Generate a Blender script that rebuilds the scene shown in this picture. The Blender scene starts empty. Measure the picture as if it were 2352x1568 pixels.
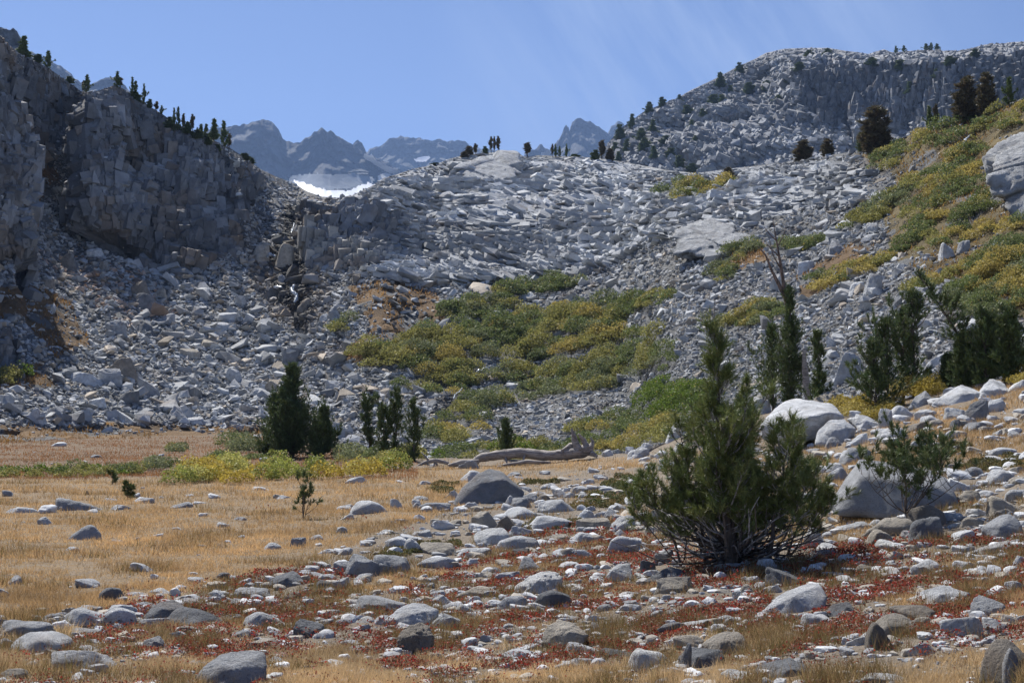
import bpy, bmesh, math
import numpy as np
from mathutils import Vector, Matrix

# ------------------------------------------------------------------ camera, sky, sun
F = 2814.0; CU, CV = 1176.0, 784.0; PITCH = math.atan(146 / F)
scene = bpy.context.scene
C = scene.collection
cam = bpy.data.cameras.new("camera"); camo = bpy.data.objects.new("camera", cam); C.objects.link(camo)
cam.sensor_width = 36; cam.lens = 36 * F / 2352
cam.clip_start = 0.1; cam.clip_end = 20000
camo.location = (0, 0, 0); camo.rotation_euler = (math.pi / 2 + PITCH, 0, 0)
scene.camera = camo
SUN_EL, SUN_AZ = math.radians(51), math.radians(-30)      # azimuth from +Y, positive to the right
world = bpy.data.worlds.new("World"); scene.world = world; world.use_nodes = True
wn = world.node_tree; wn.nodes.clear()
def N(nt, t, **kw):
    n = nt.nodes.new(t)
    for k, v in kw.items():
        if hasattr(n, k): setattr(n, k, v)
        else: n.inputs[k].default_value = v
    return n
sky = N(wn, 'ShaderNodeTexSky', sky_type='NISHITA', sun_disc=False, sun_elevation=SUN_EL, sun_rotation=SUN_AZ,
        altitude=3000, air_density=1.0, dust_density=0.3, ozone_density=3.0)
tint = N(wn, 'ShaderNodeMix', data_type='RGBA', blend_type='MULTIPLY'); tint.inputs[0].default_value = 1.0
tint.inputs[7].default_value = (1.04, 0.985, 1.08, 1)
geo = N(wn, 'ShaderNodeTexCoord')
mp = N(wn, 'ShaderNodeMapping'); mp.inputs['Scale'].default_value = (16, 3, 3.0); mr0 = N(wn, 'ShaderNodeMapping'); mr0.inputs['Rotation'].default_value = (0, math.radians(35), 0); wn.links.new(geo.outputs['Generated'], mr0.inputs['Vector'])
cn = N(wn, 'ShaderNodeTexNoise'); cn.inputs['Scale'].default_value = 1.0; cn.inputs['Detail'].default_value = 6; cn.inputs['Roughness'].default_value = 0.62
wn.links.new(mr0.outputs[0], mp.inputs['Vector']); wn.links.new(mp.outputs[0], cn.inputs['Vector'])
dv = N(wn, 'ShaderNodeVectorMath', operation='DISTANCE'); 
dv.inputs[1].default_value = (0.15, 0.94, 0.27)
wn.links.new(geo.outputs['Generated'], dv.inputs[0])
mr = N(wn, 'ShaderNodeMapRange'); mr.inputs[1].default_value = 0.03; mr.inputs[2].default_value = 0.22; mr.inputs[3].default_value = 1; mr.inputs[4].default_value = 0
wn.links.new(dv.outputs['Value'], mr.inputs[0])
mr2 = N(wn, 'ShaderNodeMapRange'); mr2.inputs[1].default_value = 0.40; mr2.inputs[2].default_value = 0.68; mr2.inputs[3].default_value = 0; mr2.inputs[4].default_value = 0.9
wn.links.new(cn.outputs[0], mr2.inputs[0])
mm = N(wn, 'ShaderNodeMath', operation='MULTIPLY'); wn.links.new(mr.outputs[0], mm.inputs[0]); wn.links.new(mr2.outputs[0], mm.inputs[1])
cm = N(wn, 'ShaderNodeMix', data_type='RGBA'); cm.inputs[7].default_value = (4.6, 5.7, 8.0, 1)
bg = N(wn, 'ShaderNodeBackground'); bg.inputs[1].default_value = 0.058
wo = N(wn, 'ShaderNodeOutputWorld')
wn.links.new(sky.outputs[0], tint.inputs[6]); wn.links.new(tint.outputs[2], cm.inputs[6]); wn.links.new(mm.outputs[0], cm.inputs[0])
wn.links.new(cm.outputs[2], bg.inputs[0]); wn.links.new(bg.outputs[0], wo.inputs[0])
sun = bpy.data.lights.new("sun", 'SUN'); sun.energy = 4.5; sun.angle = math.radians(0.5); sun.color = (1, 0.95, 0.87)
suno = bpy.data.objects.new("sun", sun); C.objects.link(suno)
sd = Vector((math.sin(SUN_AZ) * math.cos(SUN_EL), math.cos(SUN_AZ) * math.cos(SUN_EL), math.sin(SUN_EL)))
suno.rotation_euler = sd.to_track_quat('Z', 'Y').to_euler()
scene.view_settings.view_transform = 'Standard'; scene.view_settings.look = 'None'
scene.view_settings.exposure = 0.85; scene.view_settings.gamma = 1.0
scene.cycles.max_bounces = 5; scene.cycles.diffuse_bounces = 2; scene.cycles.transparent_max_bounces = 4
scene.cycles.volume_bounces = 0; scene.cycles.use_denoising = True

# ------------------------------------------------------------------ helpers
rng = np.random.default_rng(7)
def ray(U, V):
    U = np.asarray(U, float); V = np.asarray(V, float)
    x = (U - CU) / F; yu = (CV - V) / F
    Y = math.cos(PITCH) - math.sin(PITCH) * yu; Z = math.sin(PITCH) + math.cos(PITCH) * yu
    return np.stack([x * np.ones_like(Y), Y * np.ones_like(x), Z * np.ones_like(x)], -1)
def at(U, V, D):
    r = ray(U, V); h = np.hypot(r[..., 0], r[..., 1])
    return r / h[..., None] * np.asarray(D, float)[..., None]
def hsh(ix, iy, iz, seed):
    h = (ix.astype(np.int64) * 73856093) ^ (iy.astype(np.int64) * 19349663) ^ (iz.astype(np.int64) * 83492791) ^ (seed * 2654435761)
    h &= 0xFFFFFFFF
    h = ((h ^ (h >> 16)) * 0x45d9f3b) & 0xFFFFFFFF; h = ((h ^ (h >> 16)) * 0x45d9f3b) & 0xFFFFFFFF; h ^= h >> 16
    return h
def r01(h, k=0):
    h = ((h + k * 0x9E3779B9) & 0xFFFFFFFF); h = ((h ^ (h >> 15)) * 0x2c1b3c6d) & 0xFFFFFFFF; h ^= h >> 12
    return (h & 0xFFFFFF) / float(0x1000000)
def vnoise(p, seed=0):
    i = np.floor(p).astype(np.int64); f = p - i; f = f * f * (3 - 2 * f); out = 0
    for a in (0, 1):
        for b in (0, 1):
            for c in (0, 1):
                w = (f[..., 0] if a else 1 - f[..., 0]) * (f[..., 1] if b else 1 - f[..., 1]) * (f[..., 2] if c else 1 - f[..., 2])
                out = out + w * r01(hsh(i[..., 0] + a, i[..., 1] + b, i[..., 2] + c, seed))
    return out * 2 - 1
def fbm(p, oct=4, seed=0, gain=0.5):
    o = 0; a = 1; s = 0
    for k in range(oct):
        o = o + a * vnoise(p * 2 ** k + 13.7 * k, seed + k); s += a; a *= gain
    return o / s
def worley(p, seed=0):
    ip = np.floor(p).astype(np.int64); sh = p.shape[:-1]
    best = np.full(sh, 1e9); sec = np.full(sh, 1e9); bid = np.zeros(sh, np.int64); bc = np.zeros(p.shape)
    for a in (-1, 0, 1):
        for b in (-1, 0, 1):
            for c in (-1, 0, 1):
                q = ip + np.array([a, b, c]); h = hsh(q[..., 0], q[..., 1], q[..., 2], seed)
                cc = q + np.stack([r01(h, 1), r01(h, 2), r01(h, 3)], -1)
                d = ((p - cc) ** 2).sum(-1); m = d < best
                sec = np.where(m, best, np.minimum(sec, d)); bid = np.where(m, h, bid)
                bc[m] = cc[m]; best = np.where(m, d, best)
    return np.sqrt(best), np.sqrt(sec), bid, bc
def facets(P, cell, seed, tilt=0.6):
    """blocky fractured relief, about -1..1, in units of one"""
    p = P / np.array(cell); p = p + 0.22 * np.stack([vnoise(p * 1.3, seed + 50), vnoise(p * 1.3, seed + 51), vnoise(p * 1.3, seed + 52)], -1)
    d1, d2, h, c = worley(p, seed)
    t = (p - c)
    s = (r01(h, 5) - .5) * 1.1 + tilt * (t[..., 0] * (r01(h, 6) - .5) * 2 + t[..., 1] * (r01(h, 7) - .5) * 2 + t[..., 2] * (r01(h, 8) - .5) * 2)
    return s - 0.55 * np.clip(1 - (d2 - d1) / 0.12, 0, 1), h
def inpoly(U, V, poly):
    U = np.asarray(U); V = np.asarray(V); r = np.zeros(U.shape, bool); n = len(poly); j = n - 1
    for i in range(n):
        xi, yi = poly[i]; xj, yj = poly[j]
        if yi != yj:
            c = ((yi > V) != (yj > V)) & (U < (xj - xi) * (V - yi) / (yj - yi) + xi); r ^= c
        j = i
    return r
def inany(U, V, polys):
    r = np.zeros(np.shape(U), bool)
    for p in polys: r |= inpoly(U, V, p)
    return r
def mesh(name, verts, faces, col=None, smooth=False):
    me = bpy.data.meshes.new(name); verts = np.ascontiguousarray(verts, np.float32).reshape(-1, 3); faces = np.ascontiguousarray(faces, np.int32)
    k = faces.shape[1]; me.vertices.add(len(verts)); me.vertices.foreach_set('co', verts.ravel())
    me.loops.add(faces.size); me.loops.foreach_set('vertex_index', faces.ravel())
    me.polygons.add(len(faces)); me.polygons.foreach_set('loop_start', np.arange(0, faces.size, k, dtype=np.int32))
    me.polygons.foreach_set('loop_total', np.full(len(faces), k, np.int32))
    me.polygons.foreach_set('use_smooth', np.full(len(faces), smooth, bool))
    me.update(calc_edges=True)
    if col is not None:
        a = me.color_attributes.new('Col', 'FLOAT_COLOR', 'POINT')
        c4 = np.ones((len(verts), 4), np.float32); c4[:, :3] = np.asarray(col).reshape(-1, 3); a.data.foreach_set('color', c4.ravel())
    return me
def obj(name, me, m, parent=None):
    o = bpy.data.objects.new(name, me); C.objects.link(o)
    if m is not None and not me.materials: me.materials.append(m)
    if parent is not None: o.parent = parent
    return o
def tag(o, label=None, cat=None, group=None, kind=None):
    if label: o['label'] = label
    if cat: o['category'] = cat
    if group: o['group'] = group
    if kind: o['kind'] = kind
    return o
def empty(name, loc):
    o = bpy.data.objects.new(name, None); C.objects.link(o); o.location = loc; o.empty_display_size = 0.1; return o
def cat_mesh(parts):
    vs, fs, cs, n = [], [], [], 0
    for v, f, c in parts:
        vs.append(v); fs.append(f + n); cs.append(np.broadcast_to(c, v.shape)); n += len(v)
    return np.concatenate(vs), np.concatenate(fs), np.concatenate(cs)
def tube(pts, rad, k=6, col=(.2, .18, .16), r=None, rough=0.0):
    """tapered tube as quads"""
    pts = np.asarray(pts, float); rad = np.asarray(rad, float); n = len(pts)
    t = np.gradient(pts, axis=0); t /= np.linalg.norm(t, axis=1)[:, None] + 1e-9
    up = np.where(np.abs(t[:, 2:3]) > .9, np.array([[1., 0, 0]]), np.array([[0, 0, 1.]]))
    a = np.cross(t, up); a /= np.linalg.norm(a, axis=1)[:, None]; b = np.cross(t, a)
    an = np.arange(k) / k * 2 * math.pi
    R = rad[:, None] * np.ones((n, k))
    if rough: R = R * (1 + rough * (r or rng).uniform(-1, 1, (n, k)))
    v = pts[:, None] + R[..., None] * (np.cos(an)[None, :, None] * a[:, None] + np.sin(an)[None, :, None] * b[:, None])
    i = np.arange(n - 1)[:, None] * k; j = np.arange(k)[None]
    f = np.stack([i + j, i + (j + 1) % k, i + k + (j + 1) % k, i + k + j], -1).reshape(-1, 4)
    return v.reshape(-1, 3), f, np.array(col, float)
def rotz(a):
    c, s = math.cos(a), math.sin(a); return np.array([[c, -s, 0], [s, c, 0], [0, 0, 1.]])

# ------------------------------------------------------------------ materials
def mat(name, build):
    m = bpy.data.materials.new(name); m.use_nodes = True; nt = m.node_tree; nt.nodes.clear()
    out = N(nt, 'ShaderNodeOutputMaterial'); sh = build(nt); nt.links.new(sh, out.inputs[0]); return m
def mixc(nt, mode, fac, a, b):
    n = N(nt, 'ShaderNodeMix', data_type='RGBA', blend_type=mode)
    for s, i in ((fac, 0), (a, 6), (b, 7)):
        if hasattr(s, 'is_output'): nt.links.new(s, n.inputs[i])
        else: n.inputs[i].default_value = s if i == 0 else (*s, 1)
    return n.outputs[2]
def noise(nt, scale, detail=4, rough=.6, vec=None, mapto=None):
    n = N(nt, 'ShaderNodeTexNoise'); n.inputs['Scale'].default_value = scale; n.inputs['Detail'].default_value = detail; n.inputs['Roughness'].default_value = rough
    if vec is not None: nt.links.new(vec, n.inputs['Vector'])
    o = n.outputs[0]
    if mapto:
        r = N(nt, 'ShaderNodeMapRange'); nt.links.new(o, r.inputs[0])
        for i, v in enumerate(mapto): r.inputs[i + 1].default_value = v
        o = r.outputs[0]
    return o
def rockmat(nt, base, s, bump, bs, speck=0.5, stain=(.26, .17, .10), stainamt=.45):
    tc = N(nt, 'ShaderNodeTexCoord'); g = N(nt, 'ShaderNodeNewGeometry'); pos = g.outputs['Position']
    c = mixc(nt, 'MULTIPLY', 1.0, base, (.965, 1.0, 1.035))
    v = noise(nt, s, 5, .65, pos, (.3, .7, .6, 1.22)); cv = N(nt, 'ShaderNodeCombineColor')
    for i in range(3): nt.links.new(v, cv.inputs[i])
    c = mixc(nt, 'MULTIPLY', 1.0, c, cv.outputs[0])
    c = mixc(nt, 'MIX', noise(nt, s * .6, 4, .6, pos, (.56, .75, 0, stainamt)), c, stain)
    c = mixc(nt, 'MIX', noise(nt, s * 1.7, 5, .7, pos, (.62, .74, 0, .4)), c, (.08, .082, .086))
    if speck: c = mixc(nt, 'MIX', noise(nt, s * 26, 2, .5, pos, (.56, .68, 0, speck)), c, (.07, .07, .075))
    b = N(nt, 'ShaderNodeBump'); b.inputs['Strength'].default_value = bump; b.inputs['Distance'].default_value = bs
    nt.links.new(noise(nt, s * 2.2, 12, .76, pos), b.inputs['Height'])
    p = N(nt, 'ShaderNodeBsdfPrincipled'); p.inputs['Roughness'].default_value = .88; p.inputs['Specular IOR Level'].default_value = .3
    nt.links.new(c, p.inputs['Base Color']); nt.links.new(b.outputs[0], p.inputs['Normal'])
    return p.outputs[0]
def attr(nt): return N(nt, 'ShaderNodeAttribute', attribute_name='Col').outputs['Color']
M_talus = mat('talus_rock', lambda nt: rockmat(nt, attr(nt), .45, .7, .35, 0.0))
M_cliff = mat('cliff_rock', lambda nt: rockmat(nt, attr(nt), .16, .9, .9, 0.0))
M_far = mat('far_rock', lambda nt: rockmat(nt, attr(nt), .012, 1, 14, 0.0, stainamt=0.0))
M_boulder = mat('boulder_rock', lambda nt: rockmat(nt, N(nt, 'ShaderNodeObjectInfo').outputs['Color'], 2.6, 1.0, .13, .4))
M_pebble = mat('pebble_rock', lambda nt: rockmat(nt, attr(nt), 5, .5, .03, .0))
def soil(nt):
    g = N(nt, 'ShaderNodeNewGeometry'); pos = g.outputs['Position']
    c = mixc(nt, 'MIX', noise(nt, 9, 6, .7, pos, (.42, .6, 0, .75)), attr(nt), (.27, .23, .185))
    c = mixc(nt, 'MIX', noise(nt, 30, 3, .7, pos, (.52, .66, 0, .8)), c, (.06, .045, .035))
    c = mixc(nt, 'MIX', noise(nt, 60, 2, .7, pos, (.58, .7, 0, .7)), c, (.42, .39, .35))
    b = N(nt, 'ShaderNodeBump'); b.inputs['Strength'].default_value = .9; b.inputs['Distance'].default_value = .05
    nt.links.new(noise(nt, 22, 7, .7, pos), b.inputs['Height'])
    p = N(nt, 'ShaderNodeBsdfPrincipled'); p.inputs['Roughness'].default_value = .95; p.inputs['Specular IOR Level'].default_value = .15
    nt.links.new(c, p.inputs['Base Color']); nt.links.new(b.outputs[0], p.inputs['Normal']); return p.outputs[0]
M_soil = mat('soil', soil)
def leafy(tr, rough=.6, spec=.3):
    def f(nt):
        c = attr(nt); p = N(nt, 'ShaderNodeBsdfPrincipled'); p.inputs['Roughness'].default_value = rough; p.inputs['Specular IOR Level'].default_value = spec
        t = N(nt, 'ShaderNodeBsdfTranslucent'); mx = N(nt, 'ShaderNodeMixShader'); mx.inputs[0].default_value = tr
        nt.links.new(c, p.inputs['Base Color']); nt.links.new(c, t.inputs[0]); nt.links.new(p.outputs[0], mx.inputs[1]); nt.links.new(t.outputs[0], mx.inputs[2])
        return mx.outputs[0]
    return f
M_leaf = mat('leaf', leafy(.4)); M_needle = mat('needle', leafy(.15, .5, .4)); M_grass = mat('dry_grass', leafy(.4, .7, .2))
def bark(nt):
    g = N(nt, 'ShaderNodeTexCoord'); m = N(nt, 'ShaderNodeMapping'); m.inputs['Scale'].default_value = (1, 1, .25); nt.links.new(g.outputs['Object'], m.inputs[0])
    c = mixc(nt, 'MIX', noise(nt, 18, 5, .7, m.outputs[0], (.4, .62, 0, 1)), attr(nt), (.05, .042, .036))
    b = N(nt, 'ShaderNodeBump'); b.inputs['Strength'].default_value = .8; b.inputs['Distance'].default_value = .02
    nt.links.new(noise(nt, 26, 6, .7, m.outputs[0]), b.inputs['Height'])
    p = N(nt, 'ShaderNodeBsdfPrincipled'); p.inputs['Roughness'].default_value = .8; p.inputs['Specular IOR Level'].default_value = .3
    nt.links.new(c, p.inputs['Base Color']); nt.links.new(b.outputs[0], p.inputs['Normal']); return p.outputs[0]
M_bark = mat('bark', bark)
def deadwood(nt):
    g = N(nt, 'ShaderNodeTexCoord'); m = N(nt, 'ShaderNodeMapping'); m.inputs['Scale'].default_value = (.35, 3, 3); nt.links.new(g.outputs['Object'], m.inputs[0])
    c = mixc(nt, 'MIX', noise(nt, 7, 6, .7, m.outputs[0], (.42, .66, 0, 1)), (.40, .36, .33), (.10, .082, .07))
    b = N(nt, 'ShaderNodeBump'); b.inputs['Strength'].default_value = .9; b.inputs['Distance'].default_value = .03
    nt.links.new(noise(nt, 9, 6, .7, m.outputs[0]), b.inputs['Height'])
    p = N(nt, 'ShaderNodeBsdfPrincipled'); p.inputs['Roughness'].default_value = .75
    nt.links.new(c, p.inputs['Base Color']); nt.links.new(b.outputs[0], p.inputs['Normal']); return p.outputs[0]
M_dead = mat('dead_wood', deadwood)
def snowm(nt):
    g = N(nt, 'ShaderNodeNewGeometry')
    c = mixc(nt, 'MIX', noise(nt, .02, 6, .7, g.outputs['Position'], (.5, .68, 0, .5)), attr(nt), (.42, .45, .5))
    p = N(nt, 'ShaderNodeBsdfPrincipled'); p.inputs['Roughness'].default_value = .6
    b = N(nt, 'ShaderNodeBump'); b.inputs['Strength'].default_value = .6; b.inputs['Distance'].default_value = 8
    nt.links.new(noise(nt, .03, 6, .7, g.outputs['Position']), b.inputs['Height']); b.inputs['Strength'].default_value = .25; nt.links.new(b.outputs[0], p.inputs['Normal'])
    nt.links.new(c, p.inputs['Base Color']); return p.outputs[0]
M_snow = mat('snow', snowm)
def waterm(nt):
    g = N(nt, 'ShaderNodeNewGeometry')
    c = mixc(nt, 'MIX', noise(nt, 1.6, 5, .7, g.outputs['Position'], (.4, .6, 0, 1)), (.85, .88, .92), (.30, .36, .42))
    p = N(nt, 'ShaderNodeBsdfPrincipled'); p.inputs['Roughness'].default_value = .25
    nt.links.new(c, p.inputs['Base Color']); return p.outputs[0]
M_water = mat('white_water', waterm)

# ------------------------------------------------------------------ terrain layers (range in metres along each sight line, real relief added)
class Layer:
    def __init__(s, cols, crest, u0, u1, vbot, du, nv, noiseD=None):
        s.u = np.arange(u0, u1 + du, du); s.crest = np.array(crest, float); s.cols = cols
        s.vc = np.interp(s.u, s.crest[:, 0], s.crest[:, 1]); s.vb = vbot if callable(vbot) else (lambda U: np.full(np.shape(U), float(vbot)))
        s.t = np.linspace(0, 1, nv); us = sorted(cols); logs = []
        for cu in us:
            vb = float(s.vb(np.array([cu]))[0]); vc = float(np.interp(cu, s.crest[:, 0], s.crest[:, 1]))
            k = sorted(((vb - v) / (vb - vc), d) for v, d in cols[cu])
            logs.append(np.interp(s.t, [a for a, b in k], np.log([b for a, b in k])))
        logs = np.array(logs)      # ncol, nv
        x = s.u; L = np.empty((nv, len(x)))
        for i in range(nv):        # smooth between columns
            j = np.clip(np.searchsorted(us, x) - 1, 0, len(us) - 2); f = (x - np.array(us)[j]) / (np.array(us)[j + 1] - np.array(us)[j]); f = np.clip(f, 0, 1); f = f * f * (3 - 2 * f)
            L[i] = logs[j, i] * (1 - f) + logs[j + 1, i] * f
        s.V = s.vb(s.u)[None] + (s.vc - s.vb(s.u))[None] * s.t[:, None]; s.U = np.broadcast_to(s.u, s.V.shape)
        s.P = at(s.U, s.V, np.exp(L)); s.normals()
    def normals(s):
        a = np.gradient(s.P, axis=1); b = np.gradient(s.P, axis=0); n = np.cross(a, b); n /= np.linalg.norm(n, axis=-1)[..., None] + 1e-9; s.N = n
    def sample(s, U, V, what=None):
        U = np.asarray(U, float); V = np.asarray(V, float)
        vc = np.interp(U, s.crest[:, 0], s.crest[:, 1]); vb = s.vb(U); t = np.clip((vb - V) / (vb - vc), 0, 1) * (len(s.t) - 1)
        x = np.clip((U - s.u[0]) / (s.u[1] - s.u[0]), 0, len(s.u) - 1.001); i = np.minimum(t.astype(int), len(s.t) - 2); j = x.astype(int); a = (t - i)[..., None]; b = (x - j)[..., None]
        A = s.P if what is None else what
        return (A[i, j] * (1 - a) + A[i + 1, j] * a) * (1 - b) + (A[i, j + 1] * (1 - a) + A[i + 1, j + 1] * a) * b
    def build(s, name, m, col, back=((1.04, -.03), (1.3, -.25), (1.9, -.8)), front=None):
        P = s.P; rows = [P]; cols = [col]; hs = 120 if P[-1, :, 1].mean() > 60 else 12
        for k, dz in back:
            q = P[-1].copy(); q[:, :2] *= k; q[:, 2] += dz * hs; rows.append(q[None]); cols.append(col[-1:])
        if front is not None:
            q = P[0].copy(); q = np.stack([q[:, 0] * front[0], np.full(len(q), front[1]), np.full(len(q), front[2])], -1); rows.insert(0, q[None]); cols.insert(0, col[:1])
        A = np.concatenate(rows); cc = np.concatenate(cols); h, w = A.shape[:2]
        i = np.arange(h - 1)[:, None] * w; j = np.arange(w - 1)[None]
        f = np.stack([i + j, i + j + 1, i + w + j + 1, i + w + j], -1).reshape(-1, 4)
        return tag(obj(name, mesh(name, A.reshape(-1, 3), f, cc.reshape(-1, 3)), m), kind='structure')

crestB = [(-600, -60), (-200, -20), (-60, 45), (0, 82), (25, 110), (60, 132), (110, 155), (150, 184), (185, 210), (215, 213), (240, 205), (262, 196), (285, 205), (320, 228), (360, 252), (400, 282), (440, 300), (480, 318), (520, 335), (560, 360), (600, 390), (640, 408), (680, 424), (705, 440), (740, 452), (775, 455), (805, 450), (850, 430), (880, 410), (905, 403), (950, 388), (1000, 378), (1030, 366), (1060, 358), (1110, 352), (1170, 348), (1190, 352), (1205, 361), (1240, 357), (1300, 360), (1370, 363), (1430, 372), (1540, 392), (1600, 398), (1700, 385), (1800, 373), (1900, 358), (1980, 344), (2050, 325), (2120, 300), (2200, 276), (2260, 258), (2300, 244), (2352, 225), (2450, 190), (2600, 150)]
colsB = {-200: [(1080, 62), (1000, 80), (850, 105), (700, 125), (600, 145), (-20, 170)],
 0: [(1080, 66), (1000, 90), (850, 120), (700, 150), (610, 172), (590, 174), (100, 200)],
 36: [(1080, 66), (1000, 91), (850, 121), (700, 152), (590, 176), (560, 178), (115, 205)],
 62: [(1080, 66), (1000, 92), (850, 124), (700, 158), (560, 200), (400, 240), (300, 255), (132, 275)],
 160: [(1080, 66), (1000, 95), (850, 130), (700, 170), (600, 205), (500, 240), (350, 285), (205, 330)],
 186: [(1080, 66), (1000, 96), (850, 130), (700, 170), (600, 208), (500, 240), (350, 285), (212, 320)],
 206: [(1080, 66), (1000, 97), (850, 132), (700, 172), (570, 212), (540, 216), (300, 235), (210, 245)],
 330: [(1080, 68), (1000, 98), (850, 135), (700, 175), (612, 205), (590, 208), (420, 222), (380, 240), (233, 262)],
 450: [(1080, 68), (1000, 100), (850, 138), (700, 178), (622, 200), (600, 203), (400, 222), (305, 245)],
 550: [(1080, 68), (1000, 100), (850, 140), (700, 180), (605, 205), (580, 208), (450, 228), (355, 268)],
 600: [(1080, 68), (1000, 100), (850, 140), (700, 178), (600, 215), (500, 265), (390, 330)],
 680: [(1080, 68), (1000, 100), (850, 138), (750, 160), (700, 172), (660, 178), (640, 190), (600, 205), (500, 275), (424, 390)],
 712: [(1080, 68), (1000, 98), (850, 132), (700, 165), (612, 198), (590, 201), (490, 216), (470, 235), (442, 330)],
 850: [(1080, 66), (1000, 95), (850, 128), (700, 160), (612, 195), (595, 197), (480, 222), (460, 250), (430, 340)],
 1000: [(1080, 62), (1040, 75), (900, 105), (800, 125), (700, 150), (600, 190), (480, 250), (378, 400)],
 1200: [(1080, 62), (1040, 72), (900, 105), (800, 125), (700, 150), (600, 190), (480, 260), (358, 450)],
 1400: [(1080, 54), (1040, 65), (900, 95), (800, 118), (700, 145), (600, 190), (480, 270), (365, 470)],
 1600: [(1080, 45), (1000, 60), (900, 85), (800, 105), (700, 135), (600, 180), (480, 280), (398, 430)],
 1800: [(1080, 40), (960, 55), (900, 65), (800, 85), (700, 115), (600, 155), (480, 240), (373, 420)],
 2000: [(1080, 40), (960, 50), (900, 58), (800, 75), (700, 98), (600, 130), (450, 210), (340, 300)],
 2200: [(1080, 38), (940, 45), (850, 55), (700, 85), (600, 110), (450, 170), (276, 270)],
 2352: [(1080, 36), (900, 45), (800, 58), (700, 75), (600, 95), (450, 140), (225, 240)],
 2600: [(1080, 34), (900, 43), (800, 54), (700, 70), (600, 88), (450, 130), (150, 230)]}
for k_ in colsB:
    d0_ = min(d for v, d in colsB[k_] if v <= 1005); colsB[k_] = [(v, d if d <= d0_ else d0_ * (d / d0_) ** .5) for v, d in colsB[k_]]
B = Layer(colsB, crestB, -600, 2800, 1080, 2.2, 420)
cliffs = [[(-700, -70), (-200, -20), (0, 60), (36, 110), (42, 300), (38, 560), (0, 610), (-700, 640)],
          [(60, 130), (110, 150), (185, 210), (178, 260), (140, 330), (110, 380), (62, 330)],
          [(205, 200), (262, 190), (330, 225), (400, 285), (520, 340), (535, 400), (552, 470), (560, 580), (500, 600), (440, 625), (330, 615), (260, 575), (200, 540), (182, 470), (185, 330)],
          [(530, 370), (600, 395), (570, 470), (548, 480)],
          [(690, 480), (740, 478), (850, 470), (905, 500), (985, 560), (940, 600), (860, 615), (700, 615), (682, 560)],
          [(30, 590), (72, 590), (72, 690), (45, 650)], [(0, 790), (40, 810), (42, 870), (-50, 870)],
          ]
ledges = [[(790, 460), (880, 410), (1010, 378), (1120, 350), (1200, 360), (1370, 363), (1540, 392), (1800, 373), (1900, 370), (2000, 400), (1950, 460), (1750, 500), (1500, 560), (1400, 620), (1250, 650), (1000, 660), (830, 640), (900, 560), (905, 500), (850, 470)]]
Uj = B.U + 14 * vnoise(B.P / 9, 91); Vj = B.V + 14 * vnoise(B.P / 9, 92)
cm_ = inany(Uj, Vj, cliffs).astype(float); lm_ = inany(Uj, Vj, ledges).astype(float) * (1 - cm_)
big = fbm(B.P / 26, 4, 3); N0 = B.N.copy(); P0 = B.P.copy(); sc = np.linalg.norm(P0, axis=-1) / 200
disp = big * (1.6 * sc) * (1 - cm_ * .5)
f1, h1 = facets(P0, (4.5, 4.8, 8), 11); f3, h3 = facets(P0, (11, 11, 17), 13, .9)
disp += cm_ * (f3 * 2.9 + f1 * 1.1) * np.where(B.U > 670, .3, 1.0)
g1, k1 = facets(P0 @ np.array([[1, 0, -.12], [0, 1, .0], [.12, 0, 1]]), (8, 6, 2.4), 21, .7)
disp += lm_ * (g1 * .6)
rest = (1 - cm_) * (1 - lm_); e1, _ = facets(P0, (3, 3, 2.2), 31)
disp += rest * (.35 * e1 * np.clip(sc, .3, 1.5))
edge = np.clip((1 - B.t)[:, None] * 14, 0.06, 1)
B.P = P0 + N0 * (disp * edge)[..., None]
rust = [[(0, 655), (60, 650), (160, 690), (205, 800), (120, 840), (40, 730), (-60, 760)], [(42, 300), (75, 310), (150, 400), (100, 470), (55, 560), (38, 560)],
        [(800, 665), (900, 650), (1010, 680), (1030, 740), (940, 790), (860, 860), (780, 830), (860, 760)], [(1665, 590), (1740, 555), (1780, 600), (1700, 630)], [(-80, 865), (100, 850), (130, 900), (-60, 900)],
        [(30, 500), (60, 540), (40, 590)], [(1110, 460), (1190, 455), (1170, 480), (1130, 485)], [(820, 440), (850, 450), (835, 470)],
        [(-200, 990), (420, 985), (700, 1000), (760, 1080), (-200, 1080)], [(1830, 640), (1900, 600), (1960, 560), (2010, 570), (1900, 660), (1840, 690)],
        [(1960, 360), (2352, 230), (2700, 150), (2700, 700), (2352, 740), (2200, 660), (2050, 600), (2030, 500), (2060, 400)], [(1720, 545), (1760, 545), (1750, 580)]]
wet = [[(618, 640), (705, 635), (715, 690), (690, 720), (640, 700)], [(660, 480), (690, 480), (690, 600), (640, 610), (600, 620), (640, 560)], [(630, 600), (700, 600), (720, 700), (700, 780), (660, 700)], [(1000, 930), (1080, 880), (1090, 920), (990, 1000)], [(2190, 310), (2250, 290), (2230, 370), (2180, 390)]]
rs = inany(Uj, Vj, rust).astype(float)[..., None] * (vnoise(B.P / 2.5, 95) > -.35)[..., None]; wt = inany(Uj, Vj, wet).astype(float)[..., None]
def rockcol(h, base=(.27, .275, .285), var=.35, tan=.2):
    b = np.array(base) * (1 + var * (r01(h, 21) - .5))[..., None]
    tn = np.clip((r01(h, 22) - (1 - tan)) / tan, 0, 1)[..., None]
    return b * (1 - .55 * tn) + np.array([.30, .235, .165]) * .55 * tn
cB = (cm_[..., None] * rockcol(h1, (.25, .25, .26), .5, .35) + lm_[..., None] * rockcol(k1, (.34, .345, .35), .35, .15) + rest[..., None] * np.array([.17, .168, .165]))
cB = cB * (1 - rs * rest[..., None]) + rs * rest[..., None] * (np.array([.20, .12, .055]) * (1 + .5 * vnoise(B.P / 1.2, 97)[..., None]))
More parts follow.
